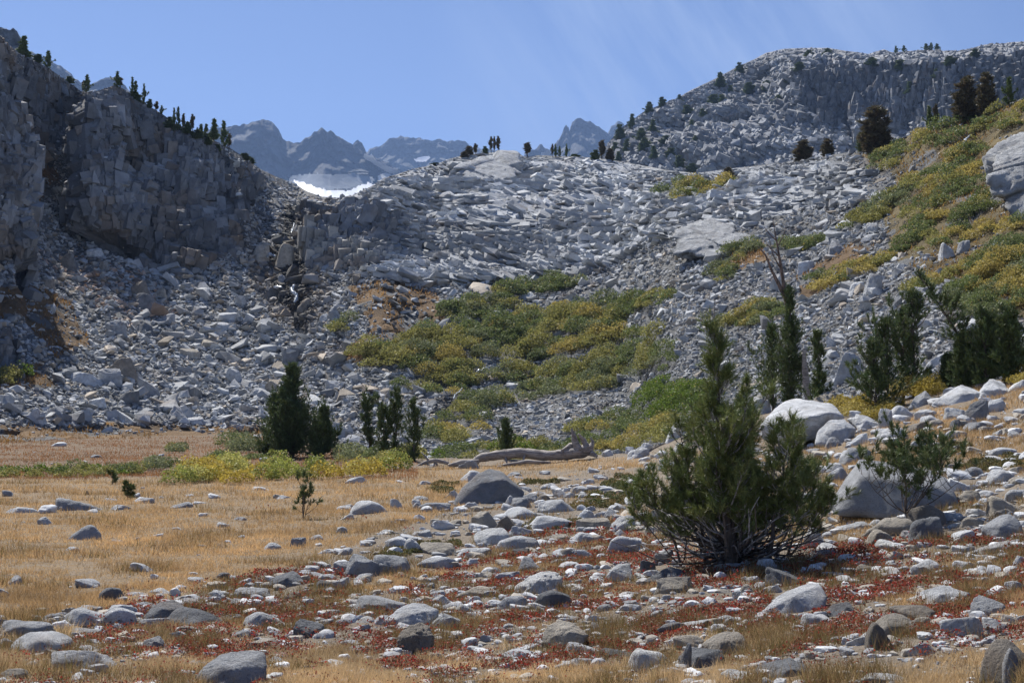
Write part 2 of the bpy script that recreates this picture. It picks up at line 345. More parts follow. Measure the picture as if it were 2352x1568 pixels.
yl = inpoly(Uj, Vj, rust[-2])[..., None]; cB = np.where(yl & (rs > 0), cB * np.array([.80, 1.0, .95]), cB)
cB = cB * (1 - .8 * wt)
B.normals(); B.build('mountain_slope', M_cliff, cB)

# --- granite mountain on the right, behind
crestA = [(1330, 400), (1385, 348), (1400, 325), (1430, 292), (1480, 256), (1520, 240), (1560, 222), (1600, 200), (1640, 182), (1700, 150), (1735, 135), (1760, 121), (1800, 112), (1850, 110), (1900, 110), (1960, 119), (1995, 124), (2030, 113), (2050, 120), (2130, 114), (2190, 119), (2230, 112), (2260, 103), (2300, 100), (2352, 97), (2500, 90), (2700, 100)]
colsA = {1330: [(470, 430), (400, 480)], 1450: [(470, 440), (400, 480), (280, 545)], 1600: [(470, 430), (390, 480), (300, 525), (200, 585)], 1750: [(470, 430), (390, 480), (300, 520), (220, 565), (125, 640)],
 1850: [(470, 430), (370, 480), (300, 515), (160, 528), (110, 640)], 2000: [(470, 420), (340, 490), (300, 512), (150, 522), (122, 620)], 2200: [(470, 400), (300, 480), (140, 494), (117, 600)], 2700: [(470, 380), (300, 450), (140, 470), (100, 540)]}
A = Layer(colsA, crestA, 1330, 2700, 470, 2.4, 150)
P0 = A.P.copy(); N0 = A.N.copy()
f1, h1 = facets(P0, (34, 34, 42), 41, .9); f2, h2 = facets(P0, (13, 13, 12), 42, .9); f3, h3 = facets(P0, (5, 5, 6), 43)
edge = np.clip((1 - A.t)[:, None] * 8, .04, 1)
A.P = P0 + N0 * ((fbm(P0 / 90, 4, 44) * 9 + f1 * 4 + f2 * .8) * edge)[..., None]; A.normals()
A.build('granite_mountain', M_cliff, rockcol(h2, (.34, .345, .355), .35, .12))

# --- foreground: meadow on the left rising into the bouldery slope on the right
crestC = [(-900, 1006), (-400, 1005), (0, 1005), (500, 1000), (600, 1005), (700, 1015), (800, 1030), (1000, 1053), (1200, 1057), (1370, 1046), (1480, 1040), (1560, 1005), (1640, 968), (1720, 948), (1900, 940), (2000, 925), (2080, 915), (2130, 900), (2200, 885), (2300, 870), (2352, 850), (2800, 790)]
colsC = {-400: [(4000, 1.7), (2200, 3.8), (1568, 8.1), (1450, 10.5), (1300, 15.2), (1200, 21), (1130, 29), (1090, 38), (1060, 50), (1030, 70), (1005, 92)],
 500: [(4000, 1.6), (2200, 3.7), (1568, 7.9), (1450, 10.4), (1300, 15), (1200, 21), (1130, 29), (1090, 38), (1060, 50), (1030, 70), (1002, 92)],
 1000: [(4000, 1.6), (2200, 3.6), (1568, 7.7), (1450, 10.1), (1300, 14.7), (1200, 20.4), (1130, 28.3), (1090, 36.5), (1055, 47)],
 1250: [(4000, 1.55), (2200, 3.5), (1568, 7.5), (1450, 9.8), (1300, 14.2), (1200, 19.6), (1130, 27), (1090, 35), (1055, 46)],
 1500: [(4000, 1.5), (2200, 3.4), (1568, 7.3), (1450, 9.5), (1300, 13.6), (1200, 18.2), (1130, 24.5), (1080, 31), (1037, 42)],
 1700: [(4000, 1.45), (2200, 3.3), (1568, 7), (1450, 9), (1300, 13), (1200, 17), (1100, 23), (1030, 30), (950, 42)],
 2000: [(4000, 1.4), (2200, 3.2), (1568, 6.6), (1450, 8.5), (1300, 12), (1200, 15.5), (1100, 20), (1000, 27), (925, 36)],
 2352: [(4000, 1.35), (2200, 3), (1568, 6.2), (1450, 8), (1300, 11), (1200, 14), (1100, 18), (1000, 23.5), (850, 34)],
 2800: [(4000, 1.3), (2200, 2.8), (1568, 5.8), (1450, 7.5), (1300, 10), (1200, 13), (1100, 16), (1000, 21), (790, 32)]}
G = Layer(colsC, crestC, -900, 3100, 4000, 4.0, 900)
P0 = G.P.copy(); dist = np.linalg.norm(P0, axis=-1)
G.P[..., 2] += np.clip(dist / 12, .3, 1) * (.07 * fbm(P0 / 2.2, 4, 61) + .035 * fbm(P0 / .5, 3, 62)); G.normals()
# planting zones (shapes of the plant cover on the ground)
def goldw(U, V):       # dry grass share
    m = np.zeros(np.shape(U)) + .16
    m = np.where(inpoly(U, V, [(-950, 1090), (900, 1080), (1480, 1050), (1500, 1075), (1180, 1080), (1100, 1150), (1000, 1190), (860, 1230), (740, 1290), (600, 1310), (450, 1360), (200, 1400), (0, 1440), (-950, 1460)]), 1.0, m)
    m = np.where(inpoly(U, V, [(-950, 1000), (520, 990), (900, 1030), (900, 1085), (-950, 1095)]), .9, m)
    m = np.where(inpoly(U, V, [(1850, 1040), (1900, 990), (2100, 930), (2352, 860), (2800, 830), (2800, 1060), (2352, 1100), (2150, 1090), (1900, 1150)]), .55, m)
    m = np.where(inpoly(U, V, [(-950, 1520), (100, 1500), (300, 1480), (420, 1490), (450, 1530), (640, 1500), (800, 1490), (880, 1530), (1040, 1560), (1250, 1530), (1400, 1530), (1550, 1480), (1800, 1440), (1850, 1470), (1700, 1540), (2100, 1530), (2352, 1480), (2800, 1450), (2800, 2200), (-950, 2200)]), .95, m)
    m = np.where(inpoly(U, V, [(770, 1350), (850, 1300), (1000, 1290), (1040, 1310), (960, 1340), (850, 1360)]), .9, m)
    m = np.where(inpoly(U, V, [(2000, 1380), (2200, 1340), (2352, 1350), (2352, 1400), (2150, 1400), (2080, 1410)]), .8, m)
    m = np.where(inpoly(U, V, [(300, 1420), (500, 1440), (620, 1480), (450, 1530), (200, 1500)]), .7, m)
    return m
Uj = G.U; Vj = G.V
gw = goldw(Uj, Vj)[..., None]
cG = np.array([.215, .185, .15]) * (1 - .75 * gw) + np.array([.30, .195, .085]) * .75 * gw
rb = inpoly(Uj, Vj, [(-950, 990), (560, 990), (740, 1010), (900, 1040), (880, 1075), (500, 1098), (-950, 1098)])[..., None]
cG = np.where(rb, np.array([.15, .095, .05]), cG) * (1 + .18 * fbm(G.P / 1.4, 3, 66)[..., None])
G.build('meadow_ground', M_soil, cG, front=(2.2, -14, -1.75))

# --- far peaks
def far_layer(name, crest, D, vbot, seed, col, rough=1.0, vm=.45):
    cr = [(u, v) for u, v in crest]; u0, u1 = cr[0][0], cr[-1][0]; du = 2.0
    L = Layer({u: [(vbot, D * .86), (vbot + (c_ - vbot) * vm, D * .955), (c_, D)] for u, c_ in ((u0, cr[0][1]), (u1, cr[-1][1]))}, cr, u0, u1, vbot, du, 90)
    P0 = L.P.copy(); s = D / 3500
    nz = fbm(P0 / np.array([160, 160, 420]) / s, 5, seed, .55); rd = (1 - np.abs(fbm(P0 / np.array([75, 75, 240]) / s, 4, seed + 9)) * 2)
    edge = np.clip((1 - L.t)[:, None] * 8, .25, 1)
    rr_ = 1 - np.abs(fbm(P0 / np.array([38, 38, 110]) / s, 4, seed + 19)) * 2; L.P = P0 * (1 + (nz * 60 + rd * 52 * rough + rr_ * 26) * s * (edge * .8 + .2) / D)[..., None]
    L.P[..., 2] += (9 * s * fbm(P0 / (14 * s), 3, seed + 3)) * np.clip(L.t * 4 - 3, 0, 1)[:, None]
    L.normals(); cc = np.array(col) * (1 + .25 * fbm(P0 / (60 * s), 4, seed + 5)[..., None])
    L.build(name, M_far, cc); return L
F1 = far_layer('far_peak', [(470, 300), (520, 292), (545, 288), (560, 290), (580, 280), (600, 277), (625, 282), (640, 298), (650, 318), (668, 329), (692, 325), (715, 308), (742, 295), (752, 302), (760, 301), (775, 312), (800, 326), (820, 342), (840, 352), (860, 360), (885, 374), (905, 385), (940, 396), (980, 400)], 3200, 500, 201, (.10, .105, .115))
F1b = far_layer('far_spire', [(800, 345), (812, 330), (822, 322), (830, 327), (838, 342), (845, 362)], 3500, 400, 231, (.10, .105, .115))
F2 = far_layer('far_ridge', [(820, 372), (845, 350), (850, 341), (875, 336), (892, 322), (920, 314), (945, 319), (965, 317), (990, 322), (1010, 318), (1030, 325), (1065, 323), (1080, 335), (1100, 341), (1130, 346), (1180, 352), (1230, 362)], 4300, 480, 202, (.13, .135, .145), .6)
F3 = far_layer('far_peak', [(1190, 365), (1215, 350), (1232, 340), (1240, 332), (1250, 340), (1262, 342), (1278, 330), (1288, 310), (1300, 290), (1306, 294), (1308, 302), (1313, 282), (1322, 274), (1335, 272), (1352, 281), (1375, 292), (1392, 306), (1420, 320), (1460, 350)], 3800, 470, 203, (.10, .105, .115), .7)
F4 = far_layer('far_peak', [(1385, 330), (1400, 300), (1405, 288), (1418, 281), (1432, 286), (1450, 300), (1480, 320)], 4600, 430, 204, (.13, .135, .145), .5)
F5 = far_layer('far_peak', [(60, 115), (100, 132), (118, 140), (135, 150), (155, 165), (175, 180), (190, 195), (205, 196), (225, 186), (245, 176), (262, 178), (290, 200), (330, 240)], 2600, 330, 205, (.17, .175, .185))
F6 = far_layer('far_crag', [(-200, 0), (-60, 42), (0, 62), (18, 66), (30, 64), (42, 78), (55, 100), (75, 135), (100, 170)], 620, 260, 206, (.34, .345, .35))

def drape(name, L, poly, lift, col, m, label=None, cat=None, kind=None, group=None):
    us = np.array([p[0] for p in poly]); vs = np.array([p[1] for p in poly]); st = max(1.0, (us.max() - us.min()) / 70)
    gu = np.arange(us.min(), us.max() + st, st); gv = np.arange(vs.min(), vs.max() + st, st); UU, VV = np.meshgrid(gu, gv)
    if L is not B:
        Q = L.P.copy()
        for _ in range(3):
            for ax in (0, 1):
                Q = sum(np.roll(Q, k, ax) for k in range(-7, 8)) / 15
        P_s = L.sample(UU, VV, Q)
    nz = vnoise(np.stack([UU / 5, VV / 5, UU * 0], -1), 77) * min(2.5, (vs.max() - vs.min()) * .06)
    ok = inpoly(UU + nz, VV + nz, poly); P = L.sample(UU, VV) if L is B else P_s; P = at(UU, VV, np.hypot(P[..., 0], P[..., 1])); P = P * (1 - lift / np.linalg.norm(P, axis=-1))[..., None]
    h, w = UU.shape; i = np.arange(h - 1)[:, None] * w; j = np.arange(w - 1)[None]
    keep = (ok[:-1, :-1] & ok[1:, 1:] & ok[:-1, 1:] & ok[1:, :-1]).ravel()
    f = np.stack([i + j, i + j + 1, i + w + j + 1, i + w + j], -1).reshape(-1, 4)[keep]
    used, inv = np.unique(f, return_inverse=True)
    V_ = P.reshape(-1, 3)[used]; f = inv.reshape(-1, 4); n = len(V_)
    fr = V_; bk = V_ * (1 + lift * 1.5 / np.linalg.norm(V_, axis=1))[:, None]       # has thickness
    ff = np.concatenate([f, f[:, ::-1] + n]); 
    o = obj(name, mesh(name, np.concatenate([fr, bk]), ff, np.broadcast_to(np.array(col), (2 * n, 3)), True), m)
    return tag(o, label, cat, group, kind)
drape('snowfield', F1, [(672, 410), (700, 419), (730, 429), (762, 435), (790, 436), (815, 430), (845, 416), (862, 424), (850, 480), (700, 480)], 110, (.80, .83, .88), M_snow, 'broad white snowfield behind the saddle in the skyline', 'snowfield')
drape('glacier', F1, [(655, 420), (672, 402), (700, 397), (760, 398), (810, 397), (850, 402), (868, 412), (850, 425), (815, 434), (760, 438), (700, 428)], 90, (.30, .325, .36), M_far, 'dull grey old ice above the white snowfield under the twin far peaks', 'glacier')
drape('snow_patch', F1, [(833, 352), (846, 354), (854, 352), (862, 366), (880, 376), (902, 386), (920, 394), (915, 404), (890, 398), (868, 384), (850, 372), (836, 365)], 95, (.9, .91, .94), M_snow, 'winding white snow gully beside the small dark spire', 'snow patch')
drape('snow_patch', F2, [(950, 366), (965, 360), (985, 358), (990, 362), (978, 372), (955, 372)], 95, (.9, .91, .94), M_snow, 'small white snow patch alone on the long dark ridge', 'snow patch')
drape('snow_patch', F1, [(868, 402), (880, 398), (900, 400), (884, 422), (868, 420)], 95, (.9, .91, .94), M_snow, 'narrow upright snow patch at the right end of the glacier', 'snow patch')
drape('snow_patch', F3, [(1242, 350), (1262, 344), (1268, 350), (1260, 362), (1240, 360)], 95, (.8, .82, .86), M_snow, 'faint snow patch at the foot of the dark twin-topped peak', 'snow patch')

# ------------------------------------------------------------------ rocks
def hull(pts):
    bm = bmesh.new(); [bm.verts.new(p) for p in pts]
    r = bmesh.ops.convex_hull(bm, input=bm.verts); bmesh.ops.delete(bm, geom=[e for e in r['geom_interior'] if isinstance(e, bmesh.types.BMVert)], context='VERTS')
    bmesh.ops.triangulate(bm, faces=bm.faces); bm.verts.ensure_lookup_table(); bm.verts.index_update()
    v = np.array([x.co[:] for x in bm.verts]); f = np.array([[a.index for a in g.verts] for g in bm.faces]); bm.free(); return v, f
LIB = []
for k in range(36):
    r = np.random.default_rng(100 + k); n = 9 + k % 7
    p = r.uniform(-1, 1, (n, 3)); p /= np.maximum(np.abs(p).max(1), .01)[:, None] ** .75; LIB.append(hull(p * .5))
def scatter(name, P, S, R, tilt, col, m, kind='stuff', label=None, cat=None, lib=LIB, r=rng):
    n = len(P); which = r.integers(0, len(lib), n); parts = []
    ax, ay = tilt[:, 0], tilt[:, 1]
    for k in range(len(lib)):
        s = np.where(which == k)[0]
        if not len(s): continue
        v, f = lib[k]; q = v[None] * S[s][:, None]
        for ang, (a, b) in ((ax[s], (1, 2)), (ay[s], (0, 2)), (R[s], (0, 1))):
            c_, s_ = np.cos(ang)[:, None], np.sin(ang)[:, None]; x, y = q[..., a].copy(), q[..., b].copy(); q[..., a] = c_ * x - s_ * y; q[..., b] = s_ * x + c_ * y
        q = q + P[s][:, None]; nf = f[None] + (np.arange(len(s)) * len(v))[:, None, None]
        parts.append((q.reshape(-1, 3), nf.reshape(-1, 3), np.repeat(col[s], len(v), 0)))
    v, f, c = cat_mesh(parts); o = obj(name, mesh(name, v, f, c), m); return tag(o, label, cat, None, kind)
willow_zones = {}     # filled below, used here as keep-out
W = willow_zones
W['a'] = [(800, 818), (850, 800), (930, 788), (1000, 762), (1080, 748), (1150, 738), (1220, 725), (1290, 705), (1340, 700), (1430, 695), (1490, 690), (1470, 720), (1430, 745), (1400, 758), (1470, 757), (1520, 775), (1530, 795), (1480, 800), (1370, 810), (1290, 835), (1210, 838), (1130, 826), (1080, 838), (1000, 848), (960, 858), (900, 866), (850, 850)]
W['b'] = [(1015, 740), (1020, 705), (1060, 700), (1100, 680), (1140, 668), (1200, 658), (1240, 665), (1190, 690), (1180, 712), (1100, 735), (1050, 745)]
W['c'] = [(1228, 655), (1260, 642), (1320, 640), (1338, 655), (1310, 672), (1260, 682), (1232, 675)]
W['d'] = [(1440, 700), (1480, 682), (1530, 668), (1558, 672), (1550, 688), (1500, 705), (1460, 715)]
W['e'] = [(1310, 845), (1380, 825), (1450, 808), (1530, 795), (1556, 810), (1545, 850), (1470, 868), (1400, 870), (1310, 875)]
W['f'] = [(910, 900), (960, 872), (1020, 855), (1090, 850), (1100, 880), (1060, 895), (1050, 915), (1010, 915), (960, 905)]
W['g'] = [(1110, 860), (1170, 850), (1230, 840), (1310, 845), (1340, 858), (1290, 875), (1200, 882), (1140, 885)]
W['h'] = [(1080, 930), (1100, 905), (1180, 900), (1260, 890), (1340, 878), (1430, 872), (1420, 890), (1330, 912), (1230, 925), (1150, 935), (1060, 965), (1000, 975)]
W['i'] = [(985, 1010), (1000, 985), (1080, 960), (1110, 970), (1100, 1000), (1040, 1015)]
W['j'] = [(1440, 940), (1480, 905), (1530, 880), (1590, 874), (1640, 884), (1650, 920), (1600, 950), (1540, 960), (1470, 965)]
W['k'] = [(1320, 985), (1360, 960), (1440, 945), (1540, 965), (1600, 990), (1520, 1015), (1440, 1035), (1370, 1030), (1340, 1010)]
W['l'] = [(990, 1050), (1060, 1030), (1150, 1020), (1260, 1015), (1330, 1015), (1380, 1045), (1300, 1060), (1000, 1062)]
W['m'] = [(1645, 745), (1690, 715), (1760, 700), (1800, 690), (1800, 720), (1740, 745), (1680, 765)]
W['n'] = [(1790, 560), (1830, 545), (1890, 537), (1900, 552), (1850, 572), (1800, 575)]
W['o'] = [(1622, 635), (1650, 612), (1685, 618), (1690, 635), (1650, 648)]
W['p'] = [(1840, 680), (1860, 650), (1930, 620), (1990, 600), (2060, 595), (2020, 620), (1950, 640), (1900, 670)]
W['q'] = [(2170, 700), (2190, 660), (2260, 620), (2300, 580), (2400, 545), (2620, 520), (2620, 730), (2400, 725), (2280, 740), (2200, 730)]
W['r'] = [(2030, 580), (2070, 530), (2090, 480), (2130, 440), (2180, 420), (2240, 400), (2265, 450), (2290, 500), (2352, 515), (2352, 560), (2250, 560), (2150, 570), (2060, 590)]
W['s'] = [(1905, 530), (1960, 500), (2030, 450), (2080, 430), (2120, 440), (2080, 470), (2020, 500), (1950, 525)]
W['t'] = [(1985, 365), (2060, 330), (2130, 302), (2200, 282), (2300, 250), (2352, 230), (2600, 160), (2600, 260), (2380, 275), (2310, 300), (2270, 330), (2200, 330), (2120, 350), (2050, 380), (2040, 400), (2000, 385)]
W['u'] = [(2050, 430), (2080, 400), (2150, 370), (2200, 340), (2260, 335), (2270, 370), (2250, 400), (2180, 415), (2120, 440)]
W['v'] = [(1515, 445), (1560, 430), (1620, 432), (1660, 420), (1710, 412), (1700, 422), (1620, 450), (1540, 465)]
W['w'] = [(2060, 672), (2120, 650), (2200, 618), (2270, 590), (2280, 600), (2200, 640), (2130, 668)]
W['x'] = [(765, 762), (785, 745), (810, 740), (805, 755), (780, 770)]
W['y'] = [(1650, 590), (1680, 570), (1740, 560), (1760, 570), (1700, 600), (1670, 605)]
W['z'] = [(0, 870), (40, 862), (75, 865), (60, 880), (0, 885)]
allw = list(W.values())
fine = [[(42, 300), (150, 380), (200, 520), (330, 640), (260, 760), (200, 850), (0, 900), (0, 640)], [(160, 205), (205, 205), (200, 330), (185, 520), (100, 400)], [(560, 400), (640, 408), (730, 455), (690, 480), (650, 560), (560, 590)], [(1050, 940), (1400, 900), (1500, 1000), (1000, 1010)], [(1080, 460), (1150, 470), (1300, 560), (1150, 560)]]
def talus(n, seed, lo, hi, power):
    r = np.random.default_rng(seed); U = r.uniform(-520, 2760, n); vc = np.interp(U, B.crest[:, 0], B.crest[:, 1]); vlow = np.interp(U, G.crest[:, 0], G.crest[:, 1]) + 8
    V = vc + 3 + (vlow - vc - 3) * r.random(n)
    keep = r.random(n) < np.clip((vlow - vc) / 700, .3, 1)
    keep &= ~(inany(U, V, allw) & (r.random(n) < np.where((U > 1900) & (V < 600), .84, .975))); keep &= ~(inany(U, V, rust) & (r.random(n) < .86)); cl = inany(U, V, cliffs); keep &= ~(cl & (r.random(n) < .82))
    le = inany(U, V, ledges); keep &= ~(le & (r.random(n) < .5))
    U, V, cl, le = U[keep], V[keep], cl[keep], le[keep]; n = len(U); P = B.sample(U, V); D = np.linalg.norm(P, axis=1)
    px = lo * (1 - r.random(n) * (1 - (lo / hi) ** power)) ** (-1 / power)
    fi = inany(U, V, fine); px = np.where(fi, np.minimum(px, 7 + px * .35), px); right = (U > 1350) & (V > 600); px = np.where(right, px * .92, px)
    px = px * np.clip(1.15 - (650 - V) / 900, .6, 1.15)
    s = px * D / F
    S = s[:, None] * np.stack([r.uniform(.8, 1.5, n), r.uniform(.7, 1.2, n), r.uniform(.35, .85, n)], -1)
    S[le] *= np.array([1.35, 1.1, .5]); rr = right; S[rr] *= np.array([.9, .95, 1.1])
    P = P + np.array([0, 0, 1.]) * (S[:, 2] * r.uniform(-.1, .35, n))[:, None]
    t = r.normal(0, .32, (n, 2)); t[le] *= .45; t[:, 0] += np.where(le, .06, .14)
    R = r.uniform(0, 6.28, n); R = np.where(le, r.normal(.2, .5, n), R)
    b = np.array([.50, .50, .50]) * r.uniform(.55, 1.25, n)[:, None]; tn = (r.random(n) < .13)[:, None]; b = np.where(tn, b * np.array([1.12, .95, .76]), b)
    stained = inpoly(U, V, [(60, 560), (330, 620), (420, 720), (300, 760), (130, 640)]) & (r.random(n) < .3); b[stained] = b[stained] * np.array([1.1, .8, .62])
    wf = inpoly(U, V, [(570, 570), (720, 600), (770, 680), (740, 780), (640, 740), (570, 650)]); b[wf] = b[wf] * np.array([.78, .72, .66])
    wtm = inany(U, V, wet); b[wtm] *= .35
    return P, S, R, t, b
tl = [talus(22500, 5, 9, 44, 2.5), talus(130000, 6, 3.6, 12, 1.6)]
P, S, R, T, Bc = [np.concatenate([a[i] for a in tl]) for i in range(5)]
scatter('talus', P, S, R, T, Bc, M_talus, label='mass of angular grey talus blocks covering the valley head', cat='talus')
BOX = []
for k in range(20):
    r = np.random.default_rng(150 + k); p = np.array([(x, y, z) for x in (-.5, .5) for y in (-.5, .5) for z in (-.5, .5)]) * r.uniform(.72, 1.0, (8, 3)); p = np.concatenate([p, r.uniform(-.5, .5, (4, 3)) * [.95, .95, 1.05]]); BOX.append(hull(p))
MIX = BOX + LIB[:16]
def field(P, sc_, seed): return fbm(P / sc_, 3, seed)
# fractured blocks that make up the cliff faces: joints run the same way within a stretch of rock
r = np.random.default_rng(9); n = 270000; U = r.uniform(-560, 1010, n); V = r.uniform(-50, 900, n); k = inany(U, V, cliffs) & (V > np.interp(U, B.crest[:, 0], B.crest[:, 1]) + 2) & (r.random(n) < .45); U, V = U[k], V[k]; n = len(U)
P = B.sample(U, V); D = np.linalg.norm(P, axis=1); s = np.minimum(3.2 + 28 * r.random(n) ** 6, 5 + .45 * (V - np.interp(U, B.crest[:, 0], B.crest[:, 1]))) * D / F
S = s[:, None] * np.stack([r.uniform(.6, 1.2, n), r.uniform(.7, 1.1, n), r.uniform(.5, 1.8, n)], -1)
hz_ = fbm(P / 6, 4, 461); bc = np.array([.245, .247, .258]) * (1 + .9 * hz_)[:, None] * r.uniform(.75, 1.2, n)[:, None]; tn = (fbm(P / 4, 2, 462) > .26)[:, None]; bc = np.where(tn, bc * np.array([1.12, .98, .84]), bc)
scatter('cliff_face', P, S, .35 + 1.3 * field(P, 16, 463) + r.normal(0, .5, n), np.stack([.04 + .5 * field(P, 9, 464) + r.normal(0, .16, n), -.14 + .6 * field(P, 9, 465) + r.normal(0, .16, n)], -1), bc, M_talus, label='fractured grey cliff faces above the left talus', cat='cliff', lib=MIX)
# cracked upright blocks of the buttress beside the falls
r = np.random.default_rng(19); n = 150; U = r.uniform(690, 925, n); V = 602 - r.random(n) * (80 - (U - 690) * .2); P = B.sample(U, V); D = np.linalg.norm(P, axis=1); px_ = D / F
S = np.stack([r.uniform(12, 30, n), r.uniform(14, 26, n), r.uniform(20, 66, n) * (1.15 - (U - 690) / 330)], -1) * px_[:, None]; bc = np.array([.42, .405, .38]) * r.uniform(.7, 1.1, n)[:, None]
scatter('buttress', P, S, r.normal(.35, .12, n), np.stack([r.normal(.03, .04, n), r.normal(-.03, .05, n)], -1), bc, M_talus, label='cracked upright pale blocks beside the upper waterfall', cat='cliff', lib=MIX)
# slabs of the headwall, lying with the dip of the rock
r = np.random.default_rng(29); n = 80000; U = r.uniform(780, 2010, n); V = r.uniform(350, 665, n); k = inany(U, V, ledges) & ~inany(U, V, allw) & (V > np.interp(U, B.crest[:, 0], B.crest[:, 1]) + 4); U, V = U[k], V[k]; n = len(U)
P = B.sample(U, V); D = np.linalg.norm(P, axis=1); s = np.minimum(2.8 + 34 * r.random(n) ** 8, 8 + .6 * (V - np.interp(U, B.crest[:, 0], B.crest[:, 1]))) * D / F
S = s[:, None] * np.stack([r.uniform(1.0, 2.2, n), r.uniform(.9, 1.5, n), r.uniform(.16, .48, n)], -1); P[:, 2] -= S[:, 2] * .1
bc = np.array([.50, .502, .505]) * (1 + .5 * fbm(P / 8, 2, 466))[:, None] * r.uniform(.75, 1.15, n)[:, None]
scatter('headwall_slabs', P, S, .1 + 1.2 * field(P, 22, 467) + r.normal(0, .4, n), np.stack([.10 + .6 * field(P, 13, 468) + r.normal(0, .15, n), -.10 + .6 * field(P, 13, 469) + r.normal(0, .15, n)], -1), bc, M_talus, label='stepped pale bedrock slabs of the central headwall', cat='bedrock', lib=MIX)
# the granite mountain's jointed blocks
r = np.random.default_rng(39); n = 60000; U = r.uniform(1335, 2600, n); vc = np.interp(U, A.crest[:, 0], A.crest[:, 1]); V = vc + 2 + (405 - vc) * r.random(n)
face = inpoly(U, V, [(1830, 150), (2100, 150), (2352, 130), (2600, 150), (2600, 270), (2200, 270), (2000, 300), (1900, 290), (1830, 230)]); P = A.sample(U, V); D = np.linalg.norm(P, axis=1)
s = np.minimum(2.5 + 19 * r.random(n) ** 7, 3 + .5 * (V - vc)) * D / F; S = s[:, None] * np.stack([r.uniform(.8, 1.9, n), r.uniform(.8, 1.4, n), r.uniform(.35, .9, n)], -1); S[face] = s[face][:, None] * np.stack([r.uniform(.6, 1.1, face.sum()), r.uniform(.4, .6, face.sum()), r.uniform(1.0, 2.4, face.sum())], -1)
bc = np.array([.32, .323, .332]) * (1 + .5 * fbm(P / 30, 3, 471))[:, None] * r.uniform(.7, 1.15, n)[:, None]; bc[face] *= .62  # steep face's blocks coloured darker: its shade is put into their colour
R_ = .4 + 1.2 * field(P, 60, 472) + r.normal(0, .35, n); tx = np.where(face, -.05, .32) + .6 * field(P, 30, 473) + r.normal(0, .16, n); ty = np.where(face, 0, -.38) + .6 * field(P, 30, 474) + r.normal(0, .18, n)
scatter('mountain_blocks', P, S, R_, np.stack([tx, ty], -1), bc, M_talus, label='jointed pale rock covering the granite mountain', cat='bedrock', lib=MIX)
# ---- single boulders
def planes_of(v, f):
    c = v.mean(0); v = v - c; n = np.cross(v[f[:, 1]] - v[f[:, 0]], v[f[:, 2]] - v[f[:, 0]]); n /= np.linalg.norm(n, axis=1)[:, None] + 1e-12
    h = (n * v[f[:, 0]]).sum(1); s = np.sign(h); n *= s[:, None]; h = np.abs(h); out = []
    for a, b in zip(n, h):
        if not any((a @ q[0]) > .995 and abs(b - q[1]) < .02 * b + .01 for q in out): out.append((a, b))
    return c, np.array([q[0] for q in out]), np.array([q[1] for q in out])
_ico = {}
def ico(sub):
    if sub not in _ico:
        bm = bmesh.new(); bmesh.ops.create_icosphere(bm, subdivisions=sub, radius=1); bm.verts.index_update()
        _ico[sub] = (np.array([x.co[:] for x in bm.verts]), np.array([[a.index for a in g.verts] for g in bm.faces])); bm.free()
    return _ico[sub]
def softrock(n, h, sub, p, seed, amp, freq=2.2, strong=0.0):
    d, f = ico(sub); q = np.clip(d @ (n / h[:, None]).T, 0, None); rr = 1 / ((q ** p).sum(1) ** (1 / p)); v = d * rr[:, None]
    sc = np.abs(v).max(0); u = v / sc.max()
    fa, _ = facets(u * np.array([1, 1, 1.3]) * freq, (1, 1, 1), seed, .7)
    dis = amp * (.9 * fbm(u * freq, 4, seed) + .75 * fa + .42 * fbm(u * freq * 5, 4, seed + 4, .7) + strong * (fa + .45 * facets(u * freq * 2.6, (1, 1, .6), seed + 8, .7)[0]))
    return v * (1 + dis)[:, None], f
BL = {}
def boulder_lib(kind):
    out = []
    for k in range(11):
        r = np.random.default_rng(hash_kind[kind] * 50 + k)
        m, p, amp = dict(round=(17, 14, .10), flat=(13, 20, .11), angular=(9, 40, .075))[kind]
        if kind == 'angular':
            az = (np.arange(m) + r.uniform(-.35, .35, m)) / m * 6.283; tz = r.uniform(-.1, .75, m); n = np.stack([np.cos(az), np.sin(az), tz], -1); h = r.uniform(.72, 1.08, m)
            n = np.concatenate([n, [[r.uniform(-.5, .5), r.uniform(-.5, .3), 1], [r.uniform(-.9, .9), r.uniform(-.6, .6), 1], [0, 0, -1]]]); h = np.concatenate([h, [r.uniform(.6, .85), r.uniform(.6, .9), .55]])
        else:
            n = r.normal(size=(m, 3)); n[:, 2] = np.abs(n[:, 2]) - .15; n = np.concatenate([n, [[0, 0, -1], [0, 0, 1]]]); h = r.uniform(.76, 1.18, len(n)); h[-2] = .55; h[-1] = 1.0
        n /= np.linalg.norm(n, axis=1)[:, None]
        v, f = softrock(n, np.clip(h, .35, 1.3), 4 if kind != 'angular' else 5, p, 300 + k + 20 * hash_kind[kind], amp, 1.7)
        sh = r.uniform(-.35, .35); v[:, 0] += v[:, 2] * sh; lo, hi = v.min(0), v.max(0); v = (v - (lo + hi) / 2) / (hi - lo)
        out.append(mesh('boulder', v, f, None, kind != 'angular'))
        if kind == 'angular':
            out[-1].polygons.foreach_set('use_smooth', np.ones(len(f), bool))
    return out
hash_kind = dict(round=1, flat=2, angular=3)
for k in hash_kind: BL[k] = boulder_lib(k)
TONE = dict(w=(.78, .765, .735), p=(.70, .695, .69), g=(.43, .43, .435), m=(.27, .27, .275), d=(.235, .238, .245), t=(.52, .46, .38), b=(.33, .285, .235))
placed = []       # (U, V, w, h, P) of every boulder, for labels and for keeping plants off
crops = dict(A=(0, 1033.6), B=(775.2, 1033.6), C=(1548, 1033.6), D=(1548, 516.8), E=(775.2, 516.8), T=(0, 516.8), R=(1548, 516.8))
